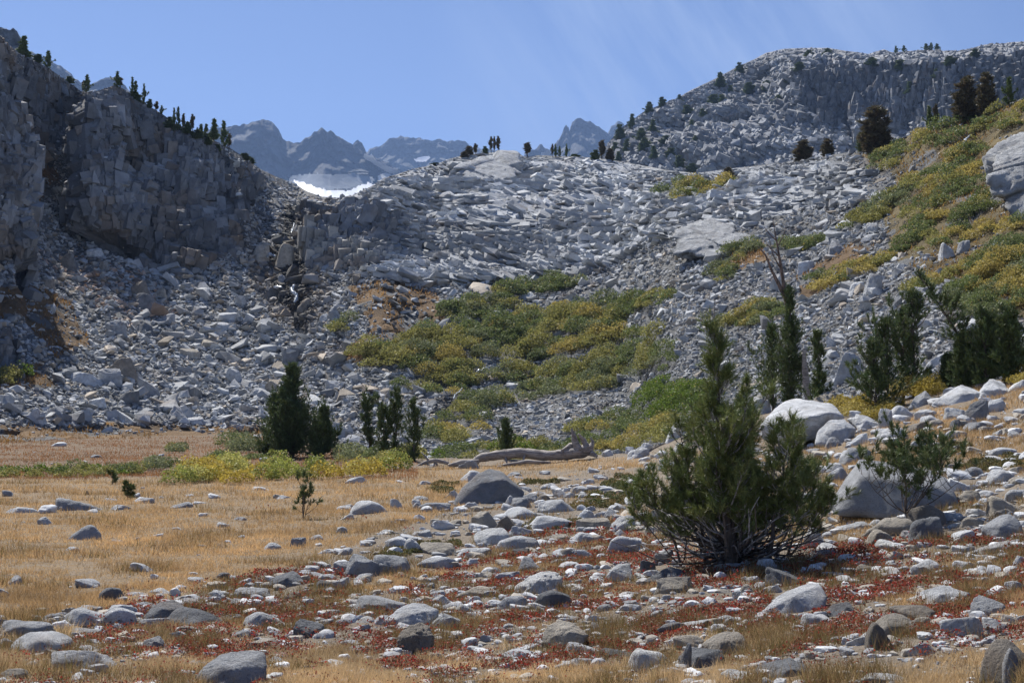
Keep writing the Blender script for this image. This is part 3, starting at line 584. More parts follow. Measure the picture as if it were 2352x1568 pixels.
BOULDERS = """
A 150 400 180 35 p f|A 530 370 280 75 g r|A 800 385 120 30 p f|A 960 340 140 35 p r|A 1215 372 140 35 g f|A 1335 358 85 18 p f|A 760 332 80 15 p f|A 1270 305 70 12 p f|A 955 255 45 10 p f
A 1770 265 130 20 p f|A 1560 254 40 10 p f|A 1090 318 35 10 p f|A 590 288 30 25 t a|A 310 490 100 45 p a|A 550 575 215 90 g r|A 490 658 80 25 p r|A 1605 460 85 20 p f|A 1500 505 90 30 p a
A 1190 525 60 15 p f|A 795 612 75 20 p r|A 935 597 55 20 g a|A 1055 577 70 15 p r|A 1620 588 60 18 p f|A 1840 645 120 45 p r|A 2015 615 105 60 g a|A 2120 590 100 30 p f|A 2195 675 110 28 p f
A 2300 540 70 40 p r|A 2325 455 90 35 p f|A 2300 390 130 25 p f|A 1905 320 90 18 p f|A 595 890 145 50 p r|A 25 955 90 45 p r|A 1295 830 65 20 p r|A 1325 868 110 35 p a|A 1505 843 90 38 d r
A 1930 868 270 120 d r|A 1690 905 100 40 p a|A 750 970 150 85 d r|A 910 955 140 25 p f|A 1075 940 135 32 w r|A 930 990 140 35 t r|A 1715 960 230 70 g a|A 1460 975 120 50 p r|A 1345 985 90 25 p f
A 1965 980 100 45 b a|A 2045 942 80 25 p a|A 1590 1020 100 35 p f|A 1295 1015 130 35 p r|A 1180 1010 80 30 p f|A 1110 1075 310 140 d r|A 960 1038 150 40 g r|A 1830 1025 145 45 p f|A 1710 1035 70 35 p a
A 810 1085 210 80 p f|A 570 1130 320 105 p r|A 810 1135 210 110 p r|A 365 1135 135 55 g r|A 45 1175 100 60 g a|A 235 1200 340 110 g f|A 1350 1120 440 120 d r|A 1015 1155 200 55 p a|A 590 1200 290 50 g f
A 280 1280 450 150 p r|A 60 1290 140 60 g f|A 695 1210 80 40 p a|A 840 1215 80 30 t r|A 1815 1140 300 95 p r|A 1280 1205 170 50 t r|A 1610 1235 190 55 g f|A 1605 1090 60 40 d a|A 2155 1095 100 50 g a
A 2240 1080 130 40 p f|A 1010 1285 170 60 g a|A 1790 1285 250 75 t a|A 2090 1225 200 95 d a|A 2165 1155 130 45 p a|A 390 1370 140 65 t a|A 575 1415 370 120 p a|A 1550 1455 520 230 g a|A 1310 1430 150 35 g f
A 1860 1400 120 40 p a|A 730 1330 280 40 t f|A 90 1510 200 60 t f|A 2200 905 150 50 d f|A 2290 905 100 55 p a|A 2320 790 140 80 g a
B 130 200 150 40 p f|B 210 405 235 80 p r|B 70 395 60 30 p r|B 430 210 75 18 p f|B 590 225 90 25 p f|B 400 365 75 60 w a|B 550 330 100 25 p f|B 535 350 60 40 w r|B 550 378 85 40 g r|B 640 385 210 55 g r
B 775 305 95 45 p a|B 930 180 190 60 p f|B 1165 345 80 55 p r|B 1295 325 110 55 g r|B 1245 370 140 65 g r|B 1385 330 90 50 b r|B 890 100 140 60 g a|B 1440 240 70 25 p r|B 1530 258 55 35 w a|B 1655 310 80 30 p r
B 1955 325 80 30 p f|B 1980 210 55 30 w a|B 1475 395 230 75 p r|B 1240 425 270 85 p r|B 1010 480 210 105 t a|B 1130 500 160 90 b a|B 1440 485 330 85 p f|B 1655 440 150 70 p r|B 1725 500 210 75 t a|B 1840 435 110 65 g a
B 1905 495 170 100 w a|B 1880 555 90 50 w r|B 735 495 100 35 p a|B 35 540 70 35 p r|B 585 565 85 40 p a|B 400 625 165 75 p r|B 505 645 120 85 w r|B 1045 575 245 115 w r|B 1215 550 150 70 p a|B 1200 630 280 80 p r
B 690 665 250 75 t a|B 900 675 230 55 p f|B 1485 580 180 40 t f|B 1690 580 210 70 p r|B 1920 640 200 105 p r|B 1220 680 130 50 d a|B 700 740 300 85 p f|B 380 770 260 125 g r|B 190 780 260 130 g a|B 30 890 90 50 p a
B 60 780 140 60 g a|B 165 845 130 50 p a|B 900 745 75 45 p r|B 960 700 110 30 t f|B 1280 765 150 85 g a|B 1630 690 150 60 p f|B 1530 695 110 60 t r|B 1355 675 70 20 p f|B 1055 795 140 45 g r|B 1140 845 160 30 p f
B 1890 820 220 140 g a|B 2075 800 110 90 d a|B 2220 830 260 80 d a|B 2210 730 140 80 g a|B 1350 890 330 165 w a|B 2240 930 240 100 t a|B 940 945 250 70 t r|B 660 965 110 50 p r|B 715 1010 160 75 p a|B 290 1040 350 105 g a
B 490 1110 390 180 p r|B 170 1000 130 40 t f|B 870 1075 140 60 w r|B 1200 1040 210 85 g f|B 1460 1005 240 105 d r|B 1380 1080 90 50 t r|B 700 1160 230 110 p a|B 540 1255 220 200 b a|B 170 1145 150 40 w r|B 1045 1118 95 35 g r
B 1155 1190 80 35 p r|B 990 1190 70 20 w f|B 1525 1235 330 190 t a|B 1215 1255 170 40 t f|B 1245 1350 240 60 p r|B 1690 1320 290 85 p r|B 1870 1355 250 50 d f|B 2070 1425 310 150 w r|B 1560 1450 170 60 w a|B 2330 1420 90 160 d r
B 2270 1185 200 60 g f|B 25 1160 60 40 p r
C 1210 55 200 90 g r|C 1060 130 160 50 p f|C 1110 180 150 80 g r|C 1035 50 70 25 p r|C 2010 165 150 55 g r|C 2200 200 190 90 p r|C 1940 250 130 70 p a|C 1990 315 150 70 t f|C 2300 310 140 70 p r|C 2250 385 240 100 t r
C 2210 515 300 190 g r|C 1690 455 240 130 b r|C 1675 560 210 150 d r|C 1850 455 140 50 p f|C 2000 495 120 60 t r|C 1880 500 80 30 w a|C 1460 515 300 110 t r|C 1200 520 230 55 p f|C 1410 600 200 85 t f|C 1500 665 240 60 w f
C 1945 585 160 75 p a|C 2075 655 380 60 p f|C 960 600 160 120 p a|C 1000 715 190 65 g a|C 1780 745 300 80 p f|C 1665 810 210 70 p r|C 765 870 240 110 d a|C 680 945 90 50 p a|C 800 1005 440 220 p a|C 1115 1080 230 80 d a
C 1005 1145 270 90 p r|C 885 1215 190 45 w f|C 1780 980 430 140 p a|C 1620 1120 260 90 b r|C 1680 1175 140 60 t f|C 1520 1220 320 130 t r|C 1400 1300 190 160 b r|C 1250 1305 150 60 w a|C 2125 1095 200 100 g a|C 2155 1155 110 35 p f
C 1910 1240 250 110 p a|C 2130 1225 160 80 p a|C 1660 1375 190 80 p a|C 2225 1400 330 310 b r|C 2300 1500 150 180 g r|C 340 1290 320 170 t a|C 170 1390 300 170 d a|C 110 1300 200 80 t r|C 730 1480 450 170 d a|C 110 1180 230 50 p f
C 400 1145 180 50 p r|C 490 950 90 50 t r|C 450 990 110 50 p a|C 190 1075 100 50 b r|C 960 1400 150 60 t r|C 1450 1540 290 60 w f|C 1980 895 70 40 t r|C 2310 940 150 70 p a|C 1300 810 130 40 t f|C 2310 760 80 60 p a
C 2320 1160 60 40 w a|C 470 1550 250 30 w f
D 1080 1380 290 190 p r|D 1280 1320 230 110 p a|D 1430 1310 90 110 p a|D 1560 1270 200 80 p r|D 1700 1265 140 50 w f|D 1660 1175 180 130 g a|D 1900 1140 350 130 p a|D 2160 1120 220 100 p a|D 2320 1080 90 60 w f|D 2020 1260 150 120 d a
D 2150 1220 140 70 p r|D 1870 1270 130 70 w a|D 1740 1305 140 50 p f|D 1480 1190 70 50 d a|D 1770 1330 100 40 t f|D 1640 1355 120 60 b a|D 1490 1420 200 70 p r|D 1210 1450 150 70 p f|D 1075 1465 110 60 g r|D 1120 1430 100 50 p a
D 1080 1520 160 80 p r|D 1210 1550 180 50 p r|D 1880 1350 90 60 d a|D 2020 1360 180 50 g f|D 2190 1400 70 40 p a|D 1900 1490 100 40 p a|D 2220 1540 180 60 p r|D 2310 1400 100 40 g f|D 560 1230 170 120 p a|D 60 1270 110 90 p r
D 60 1370 140 80 p a|D 1070 1110 260 90 t f|D 50 1500 100 60 w r
E 2010 1550 150 60 p r|E 1960 1520 60 40 p a|E 1830 1540 90 40 w a|E 2080 1415 90 50 p r|E 2290 1380 150 90 p a|E 2310 1270 80 80 w r
"""  # shade is put into the dark tone of the boulder behind the slab-sided one
TALUS = """
T 810 1015 220 100 b a|T 580 1080 200 90 p a|T 740 1070 130 90 g a|T 1010 1130 130 110 g a|T 665 1230 110 60 w a|T 1180 1310 130 80 g a|T 850 1330 140 60 w a|T 960 460 110 110 b a|T 1010 530 150 110 d a|T 1070 460 100 60 t f
T 1580 1040 140 80 p a|T 1270 880 120 50 t a|T 1420 810 150 50 t a|T 1840 1110 100 60 t a|T 1740 1170 130 50 p f|T 1950 920 120 110 d a|T 780 720 110 80 g a|T 1300 1345 130 40 p a|T 860 1200 120 80 d a|T 220 1310 100 70 p a
T 350 1310 150 90 g a|T 480 260 120 90 d a|T 690 280 90 60 t a|T 1900 370 70 60 g r|T 2060 540 100 60 b r|T 1740 210 110 110 t r|T 1930 220 140 130 t r|T 2150 700 90 60 g a|T 2170 640 80 50 w a|T 2260 610 90 80 g a
T 2110 1210 140 60 w a|T 2250 1100 100 50 p a|T 320 400 90 50 b a|T 640 190 90 50 w a|T 1480 690 110 60 p a|T 1110 270 70 40 w a|T 1090 620 130 60 g f|T 940 680 200 70 d a
R 1330 410 120 110 g r|R 1220 430 100 70 p r|R 1130 480 160 50 g f|R 1830 200 110 90 p r|R 1940 165 80 70 g r|R 1100 170 110 90 g a|R 1490 640 80 50 w r|R 1080 800 90 60 p a|R 1770 950 140 80 p a|R 1210 980 200 140 g a|R 910 300 110 60 p a|R 1340 30 80 50 w a
"""
LAND = [(1117, 1120, 'the grey pyramid boulder'), (696, 1150, 'the meadow sapling'), (660, 1090, 'the yellow willow bank'), (1690, 1230, 'the bushy pine'), (1865, 965, 'the flat-topped white block'), (2050, 1130, 'the wedge boulder behind the scrubby pine'),
        (1237, 1337, 'the bright white craggy boulder'), (1200, 1045, 'the fallen log'), (1822, 1377, 'the pale slab-sided boulder'), (530, 1530, 'the cracked grey boulder at the lower edge'), (960, 1462, 'the dark brown upright rock'), (2303, 1210, 'the smooth grey egg boulder'),
        (2308, 1512, 'the tall brown corner boulder'), (660, 1330, 'the dark hump in the meadow edge'), (380, 1401, 'the dark domed boulder'), (95, 1471, 'the long white whaleback rock'), (1296, 1456, 'the cream notched boulder'), (1132, 1230, 'the square white boulder'), (2197, 909, 'the pale ridge-top block'), (180, 1160, 'the long lobed meadow rock'),
        (1664, 1475, 'the cream rough boulder'), (2157, 1368, 'the pale peaked boulder'), (1483, 1521, 'the round white boulder'), (1422, 1314, 'the two-toned angular boulder'), (941, 1413, 'the broad pale boulder'), (188, 1230, 'the lone meadow dome'), (1797, 1540, 'the dark split slab')]
HEROLAB = {('B', 1350): 'bright white craggy boulder among red plants, left of the bushy pine', ('C', 800): 'big pale slab-sided boulder in front of the bushy pine', ('A', 1550): 'largest cracked grey boulder at the lower edge of the red plants', ('B', 540): 'dark brown upright layered rock with ragged sides',
 ('C', 2210): 'smooth grey egg-shaped boulder on the right slope', ('C', 2225): 'tall smooth brown boulder filling the lower right corner', ('A', 1930): 'dark hump-backed boulder alone at the meadow edge', ('A', 1110): 'dark domed boulder behind the low dark rock', ('A', 280): 'long white whaleback rock at the left edge',
 ('B', 1525): 'cream notched boulder in bare gravel', ('B', 1045): 'square white boulder in the middle of the boulder band', ('D', 1900): 'pale peaked block on the crest under the dark pines', ('A', 530): 'long lobed grey rock lying in the golden meadow', ('C', 340): 'cream rough boulder with rounded top behind a dark grey one',
 ('C', 1780): 'pale boulder with a peak and a long right tail', ('B', 2070): 'round white boulder sunk in golden grass', ('B', 1890): 'two-toned angular boulder left of the pine shade', ('B', 490): 'broad pale boulder amid the red ground cover', ('A', 550): 'lone grey dome of rock in the open meadow', ('C', 730): 'dark split slab of rock at the lower edge of the grass',
 ('A', 1350): 'long low blackish rock in front of the domed boulder', ('D', 1080): 'pale cracked round boulder beside the flat-topped white block'}
TN = dict(w=['white', 'bright'], p=['pale grey', 'light grey'], g=['grey', 'mid-grey'], d=['dark grey', 'dark'], t=['cream', 'tan'], b=['brown', 'brownish']); SN = dict(r=['rounded', 'domed', 'smooth'], f=['flat', 'low', 'slab-like'], a=['angular', 'blocky', 'sharp-edged'])
used_labels = set()
def auto_label(U, V, w, h, tone, sh, noun):
    size = 'large' if w > 75 else 'medium' if w > 38 else 'small'
    ls = sorted(LAND, key=lambda l: (l[0] - U) ** 2 + ((l[1] - V) * 1.6) ** 2)
    ls = [l for l in ls if abs(l[0] - U) + abs(l[1] - V) > 12]
    def rel(l):
        dx, dy = U - l[0], V - l[1]
        if abs(dx) > 2.0 * abs(dy): return 'right of' if dx > 0 else 'left of'
        return 'in front of' if dy > 0 else 'behind'
    far = lambda l: 'well ' if math.hypot(U - l[0], V - l[1]) > 130 else 'just ' if math.hypot(U - l[0], V - l[1]) < 55 else ''
    for l in ls[:3]:
        for ad in SN[sh][:1] + SN[sh][1:]:
            for tn in TN[tone]:
                for pre in (far(l),):
                    s = f"{size} {tn} {ad} {noun} {pre}{rel(l)} {l[2]}"
                    if s not in used_labels and len(s.split()) <= 16: used_labels.add(s); return s
    s = f"{size} {TN[tone][0]} {SN[sh][0]} {noun} between {ls[0][2]} and {ls[1][2]}"; used_labels.add(s); return s
br = np.random.default_rng(33)
def put_boulder(crop, X, Y, w, h, tone, sh, L, group, noun='boulder', label=None):
    ou, ov = crops[crop]; U = ou + X * .3418; V = ov + Y * .3418; w *= .3418; h *= .3418
    vb = V + h * .5; kind = dict(r='round', f='flat', a='angular')[sh]
    p = L.sample(np.array([U]), np.array([vb - h * .12]))[0]; D = float(np.linalg.norm(p)); px = D / F
    a = max((vb - 930) / F, -.05) if L is G else .0
    Wm = w * px * 1.2; dep = Wm * br.uniform(.6, .85); H = max(h * px - dep * .45 * max(a, 0), h * px * .65) * 1.75
    me = BL[kind][br.integers(0, 11)]
    o = bpy.data.objects.new('boulder', me); C.objects.link(o)
    if not me.materials: me.materials.append(M_boulder)
    d = p / D; d[2] = 0
    o.location = Vector(p + d * dep * .35 + np.array([0, 0, H * .5 - H * .36])); o.scale = (Wm, dep, H)
    o.rotation_euler = (br.normal(0, .08), br.normal(0, .11), math.atan2(-p[0], p[1]) + br.choice([0, math.pi]) + br.normal(0, .12))
    cc = np.array(TONE[tone]) * br.uniform(.88, 1.1); o.color = (*cc, 1)
    lb = label or auto_label(U, V, w, h, tone, sh, noun); tag(o, lb, 'boulder', group); placed.append((U, V, w, h)); return o
def rows(txt):
    for q in txt.replace('\n', '|').split('|'):
        q = q.split()
        if q: yield q[0], *map(float, q[1:5]), q[5], q[6]
HK = {('C', 800), ('A', 1550), ('B', 1350), ('B', 540), ('C', 2210), ('C', 2225), ('B', 1525), ('C', 340), ('C', 170), ('C', 730), ('C', 1780), ('D', 1900), ('B', 490), ('B', 1045), ('A', 280), ('B', 1890), ('A', 1110), ('D', 1080), ('A', 1930), ('D', 1660), ('D', 1280)}
for c, X, Y, w, h, tn, sh in rows(BOULDERS):
    if (c, int(X)) in HK: continue
    put_boulder(c, X, Y, w, h, tn, sh, G, 'boulders strewn over the meadow and slope', label=HEROLAB.get((c, int(X))))
LAND_keep = LAND
LAND = [(665, 680, 'the lower waterfall'), (660, 560, 'the upper waterfall'), (668, 880, 'the tall dark cone pine'), (400, 560, 'the dark cliff'), (100, 740, 'the rusty grass slope'), (60, 640, 'the small left pillar'), (1200, 780, 'the willow thickets'), (1815, 790, 'the column pine with bare tops'), (2040, 800, 'the trio of pines'), (2260, 660, 'the deep green thicket'), (2200, 780, 'the leaning pine'), (20, 880, 'the little green patch')]
for c, X, Y, w, h, tn, sh in rows(TALUS): put_boulder(c, X, Y, w, h * 1.1, tn, sh, B, 'big blocks standing out of the talus', 'talus block')
LAND = LAND_keep
# hull boulders traced with their own depth: points (U, V, metres nearer(-)/farther(+))
def hero(pts, D, tone, label, seed, amp=.035, p=30, dark=None):
    p = p * 2.3
    q = [at(np.array([u]), np.array([v]), np.array([D + dd]))[0] for u, v, dd in pts]; v, f = hull(q); c, n, h = planes_of(v, f)
    vv, ff = softrock(n, h, 5, p, seed, amp, 3.0, .035 if p > 45 else .01); o = obj('boulder', mesh('boulder', vv, ff, None, True), M_boulder); o.location = Vector(c); o.color = (*TONE[tone], 1)
    for u in pts: pass
    us = [a[0] for a in pts]; vs = [a[1] for a in pts]; placed.append(((min(us) + max(us)) / 2, (min(vs) + max(vs)) / 2, max(us) - min(us), max(vs) - min(vs)))
    return tag(o, label, 'boulder', 'boulders strewn over the meadow and slope')
def gD(U, V, L=G): return float(np.linalg.norm(L.sample(np.array([float(U)]), np.array([float(V)]))[0][:2]))

OUT = {('C', 800): ([(580, 1085), (600, 1112), (840, 1112), (1000, 1092), (1030, 985), (985, 893), (900, 890), (760, 945), (650, 1020)], 'p', 34, .03),
 ('A', 1550): ([(1275, 1600), (1330, 1490), (1400, 1425), (1480, 1372), (1600, 1345), (1740, 1340), (1785, 1370), (1800, 1440), (1770, 1560), (1500, 1620)], 'g', 30, .05),
 ('B', 1350): ([(1190, 965), (1205, 900), (1290, 840), (1400, 808), (1500, 815), (1520, 860), (1470, 915), (1350, 965), (1250, 970)], 'w', 20, .12),
 ('B', 540): ([(385, 1275), (430, 1235), (470, 1180), (555, 1152), (610, 1170), (650, 1240), (620, 1335), (540, 1355), (450, 1315)], 'b', 24, .12),
 ('C', 2210): ([(2055, 530), (2120, 470), (2210, 422), (2280, 425), (2340, 490), (2352, 560), (2300, 612), (2180, 608), (2090, 570)], 'g', 8, .03),
 ('C', 2225): ([(2045, 1530), (2075, 1400), (2110, 1300), (2170, 1252), (2250, 1258), (2330, 1330), (2390, 1400), (2400, 1620), (2080, 1620)], 'b', 12, .04),
 ('B', 1525): ([(1365, 1290), (1400, 1190), (1480, 1135), (1600, 1165), (1690, 1240), (1640, 1300), (1500, 1328)], 't', 24, .08),
 ('C', 340): ([(180, 1300), (260, 1240), (350, 1210), (440, 1213), (490, 1270), (505, 1360), (400, 1385), (250, 1350)], 't', 14, .05),
 ('C', 170): ([(20, 1400), (70, 1340), (130, 1320), (330, 1335), (345, 1400), (200, 1465), (50, 1482)], 'd', 34, .05),
 ('C', 730): ([(510, 1550), (560, 1440), (690, 1425), (780, 1388), (870, 1430), (965, 1510), (900, 1570), (600, 1575)], 'd', 44, .05),
 ('C', 1780): ([(1560, 1000), (1700, 930), (1810, 903), (1990, 960), (1960, 1005), (1800, 1035), (1650, 1055)], 'p', 30, .04),
 ('D', 1900): ([(1725, 1205), (1850, 1110), (1930, 1073), (2010, 1093), (2075, 1135), (1990, 1200), (1830, 1220)], 'p', 34, .035),
 ('B', 490): ([(300, 1155), (400, 1060), (500, 1020), (600, 1030), (688, 1075), (620, 1115), (520, 1185), (420, 1202), (340, 1190)], 'p', 16, .05),
 ('B', 1045): ([(915, 600), (925, 550), (1000, 525), (1120, 518), (1160, 568), (1110, 625), (935, 638)], 'w', 18, .04),
 ('A', 280): ([(50, 1330), (100, 1270), (200, 1215), (380, 1208), (500, 1255), (480, 1300), (300, 1335), (80, 1362)], 'p', 9, .05),
 ('B', 1890): ([(1775, 880), (1830, 810), (1880, 765), (1965, 755), (1992, 872), (1870, 884)], 'p', 50, .03),
 ('A', 1110): ([(955, 1145), (1000, 1060), (1090, 1013), (1180, 1003), (1268, 1060), (1240, 1110), (1100, 1150)], 'd', 12, .05),
 ('D', 1080): ([(940, 1475), (960, 1380), (1050, 1308), (1150, 1298), (1225, 1360), (1170, 1430), (1050, 1480)], 'p', 12, .06),
 ('A', 1930): ([(1790, 915), (1830, 850), (1920, 822), (1970, 808), (2010, 830), (2065, 905), (1960, 925)], 'd', 20, .06),
 ('D', 1660): ([(1570, 1235), (1620, 1150), (1690, 1110), (1750, 1175), (1690, 1230)], 'g', 26, .05),
 ('D', 1280): ([(1170, 1300), (1230, 1270), (1300, 1280), (1395, 1340), (1370, 1375), (1250, 1350)], 'p', 30, .08)}
def outline_boulder(key, seed):
    pts, tone, p, amp = OUT[key]; ou, ov = crops[key[0]]; q = np.array([(ou + x * .3418, ov + y * .3418) for x, y in pts]); x0, x1 = q[:, 0].min(), q[:, 0].max(); y0, y1 = q[:, 1].min(), q[:, 1].max(); w, h = x1 - x0, y1 - y0
    d = gD((x0 + x1) / 2, y1 - .1 * h); wm = w * d / F; r = np.random.default_rng(seed); P = []
    for u, v in q: t = (y1 - v) / h; P.append((u, v, wm * (.05 + .5 * t ** 1.3 + r.uniform(-.04, .04))))
    cx = (x0 + x1) / 2 + r.uniform(-.12, .12) * w
    P += [(cx - .15 * w, y1 + .02 * h, -.10 * wm), (cx + .2 * w, y1, -.06 * wm), (cx + r.uniform(-.1, .1) * w, y0 + .42 * h, .03 * wm), (x0 + .08 * w, y1 + .1 * h, .5 * wm), (x1 - .05 * w, y1 + .1 * h, .6 * wm), (cx, y1 + .25 * h, .1 * wm), (cx, y0 + .2 * h, .75 * wm)]
    return hero(P, d, tone, HEROLAB.get(key) or auto_label(cx, (y0 + y1) / 2, w, h, tone, 'a', 'boulder'), seed, amp, p)
for i_, k_ in enumerate(OUT): outline_boulder(k_, 520 + i_)
d = gD(1117, 1158); hero([(1030, 1172, 0), (1200, 1158, .1), (1060, 1120, .3), (1095, 1088, .5), (1125, 1075, .6), (1155, 1082, .6), (1205, 1128, .4), (1110, 1172, -.15), (1040, 1170, 1.6), (1200, 1155, 1.6), (1120, 1078, 1.0), (1160, 1100, .1), (1100, 1105, .2)], d, 'm', 'big grey pyramid boulder standing in the golden meadow', 501, .03, 26)
d = gD(1840, 1025); hero([(1745, 975, 0.2), (1770, 1012, .15), (1805, 1022, 0), (1880, 1008, .1), (1940, 962, .6), (1915, 925, 1.8), (1835, 914, 2.2), (1800, 918, 2.0), (1760, 958, .9), (1808, 968, -.45), (1905, 948, -.1), (1938, 955, .5), (1750, 1010, 1), (1870, 1012, 1.8)], d, 'p', 'huge flat-topped white block with a shaded front, on the slope crest', 502, .022, 40)
d = gD(2040, 1190); hero([(1903, 1168, .4), (1925, 1185, 0), (2060, 1192, -.1), (2205, 1182, .5), (2200, 1150, .6), (2175, 1095, 1.1), (2100, 1070, 1.4), (1998, 1062, 1.3), (1970, 1055, 1.1), (1935, 1105, .8), (1915, 1140, .8), (1975, 1090, .15), (1922, 1180, -.05), (2150, 1115, .5), (1950, 1180, 2.2), (2200, 1180, 2.2)], d, 'g', 'big wedge-shaped grey boulder behind the scrubby pine', 503, .025, 34)

# bedrock outcrops on the right
def outcrop(pts, D, label, seed, tone, amp, sub=6, strong=.09, sharp=30):
    pts = [(a, b, c * .45) for a, b, c in pts]; D = gD(D[0], D[1], B)
    q = [at(np.array([u]), np.array([v]), np.array([D + dd]))[0] for u, v, dd in pts]; v, f = hull(q); c, n, h = planes_of(v, f); vv, ff = softrock(n, h, sub, sharp, seed, amp, 2.6, strong)
    o = obj('rock_outcrop', mesh('rock_outcrop', vv, ff, None, True), M_outcrop); o.location = Vector(c); o.color = (*TONE[tone], 1); tag(o, label, 'rock outcrop', 'bedrock outcrops on the right slope')
M_outcrop = mat('outcrop_rock', lambda nt: rockmat(nt, N(nt, 'ShaderNodeObjectInfo').outputs['Color'], 1.1, 1.0, .8, .2))
outcrop([(2262, 400, 0), (2258, 355, 6), (2300, 312, 12), (2352, 280, 16), (2480, 230, 22), (2520, 500, 2), (2352, 512, -4), (2300, 478, -3), (2265, 450, -1), (2400, 540, -6), (2350, 400, 0), (2300, 400, 25), (2500, 400, 40)], (2352, 490), 'big pale folded outcrop at the right edge above the green slope', 801, 'p', .16, 6, .6, 26)
outcrop([(1545, 575, 0), (1560, 525, 8), (1620, 500, 14), (1690, 512, 14), (1730, 545, 6), (1700, 580, -2), (1640, 602, -6), (1580, 596, -4), (1650, 560, 25)], (1650, 590), 'pale smooth outcrop hump in the upper talus, left of the snag', 802, 'p', .2, 6, .5, 30)
outcrop([(1020, 425, 0), (1060, 380, 12), (1120, 352, 24), (1180, 352, 26), (1215, 400, 12), (1150, 425, 0), (1080, 440, -6), (1120, 400, 60)], (1120, 420), 'rounded pale knob on the skyline carrying three small pines', 804, 'p', .2, 6, .45, 30)
print('boulders', len(placed))

# small loose stones
r = np.random.default_rng(12); n = 18500; U = r.uniform(-300, 2660, n); vc = np.interp(U, G.crest[:, 0], G.crest[:, 1]); V = vc + 12 + (1640 - vc) * r.random(n)
gw = goldw(U, V); band = inpoly(U, V, [(-200, 1440), (200, 1370), (500, 1330), (760, 1290), (900, 1200), (1040, 1150), (1200, 1120), (1500, 1040), (1900, 930), (2352, 850), (2600, 850), (2600, 1640), (-200, 1640)])
keep = (r.random(n) < np.where(band, .9, .05) * (1.15 - gw * .75)); U, V, gw = U[keep], V[keep], gw[keep]; n = len(U)
P = G.sample(U, V); D = np.linalg.norm(P, axis=1); s = (3.2 + 34 * r.random(n) ** 4.0) * D / F
S = s[:, None] * np.stack([r.uniform(.9, 1.5, n), r.uniform(.8, 1.2, n), r.uniform(.42, .85, n)], -1)
ci = r.integers(0, 5, n); tb = np.array([TONE[k] for k in 'pgptp'])[ci] * r.uniform(.62, 1.0, n)[:, None]
d0, f0 = ico(3); SL = []
for k in range(10):
    rr = np.random.default_rng(700 + k); nn = rr.normal(size=(12, 3)); nn /= np.linalg.norm(nn, axis=1)[:, None]; v, f = softrock(np.concatenate([nn, np.eye(3), -np.eye(3)]), rr.uniform(.7, 1.1, 18), 3, 22, 710 + k, .08); SL.append((v * .5, f))
scatter('loose_stones', P + np.array([0, 0, .1]) * S[:, 2:3], S, r.uniform(0, 6.28, n), r.normal(0, .15, (n, 2)), tb, M_pebble, label='small loose stones scattered over the bouldery ground', cat='stones', lib=SL)

# ------------------------------------------------------------------ grass and ground plants (uncountable cover)
pl = np.array(placed)
def off_rocks(U, V, f=.33):
    keep = np.ones(len(U), bool)
    for u, v, w, h in pl:
        if v < 850: continue
        keep &= ~(((U - u) / (w * f + .5)) ** 2 + ((V - v - h * .05) / (h * f + .5)) ** 2 < 1)
    return keep
def blades(P, ln, wd, lean, col, r):
    n = len(P); a = r.uniform(0, 6.28, n); s = np.stack([np.cos(a), np.sin(a), 0 * a], -1) * (wd / 2)[:, None]
    b = r.uniform(0, 6.28, n); tip = np.stack([np.cos(b) * lean, np.sin(b) * lean, np.sqrt(np.clip(1 - lean ** 2, .05, 1))], -1) * ln[:, None]
    v = np.stack([P - s, P + s, P + tip], 1).reshape(-1, 3); return v, np.arange(3 * n).reshape(-1, 3), np.repeat(col, 3, 0)
def cover(n, seed, weight, tuft_px, vmax=1600):
    """clumped points on the foreground ground"""
    r = np.random.default_rng(seed); n = int(n * 1.2); U = r.uniform(-320, 2660, n); vc = np.interp(U, G.crest[:, 0], G.crest[:, 1]); V = vc + 3 + (vmax - vc - 3) * r.random(n)
    P = G.sample(U, V); w = weight(U, V, P); k = (r.random(n) < w); U, V, P = U[k], V[k], P[k]; k = off_rocks(U, V); return U[k], V[k], P[k], r
def gpatch(U, V, P):
    g = goldw(U, V); nz = fbm(P / 1.3, 3, 401) ; n2 = fbm(P / .3, 2, 402)
    w = np.where(g > .85, np.clip(.62 + nz * 1.6 + n2 * 1.1, .06, 1), np.clip(g * 1.2 + nz * 1.6 - .25 + n2 * .5, 0, 1)); return w
U, V, P, r = cover(900000, 51, gpatch, 0); n = len(U); D = np.linalg.norm(P, axis=1)
gc = np.where((V > 1440)[:, None], np.array([.52, .375, .20]), np.array([.52, .345, .165])) * (1 + .5 * fbm(P / .9, 3, 403) + .25 * fbm(P / 4, 2, 405))[:, None] * r.uniform(.75, 1.25, n)[:, None]
gc = gc * np.where((r.random(n) < .25)[:, None], np.array([1.1, 1.15, 1.35]), 1.0); rust_ = ((V < 1100) & (U < 960))[:, None]; gc = np.where(rust_, gc * np.array([.60, .43, .36]), gc)
clump = np.clip(.7 + .8 * fbm(P / .22, 2, 404), .25, 1.4)
v, f, c = blades(P, clump * r.uniform(.05, .13, n) * np.clip(D / 20, .9, 1.5), np.clip(D * .00042, .0035, .04), r.uniform(.2, .85, n), gc, r)
tag(obj('dry_grass', mesh('dry_grass', v, f, c), M_grass), 'golden dry grass covering the meadow and slope', 'grass', None, 'stuff'); print('grass', n)
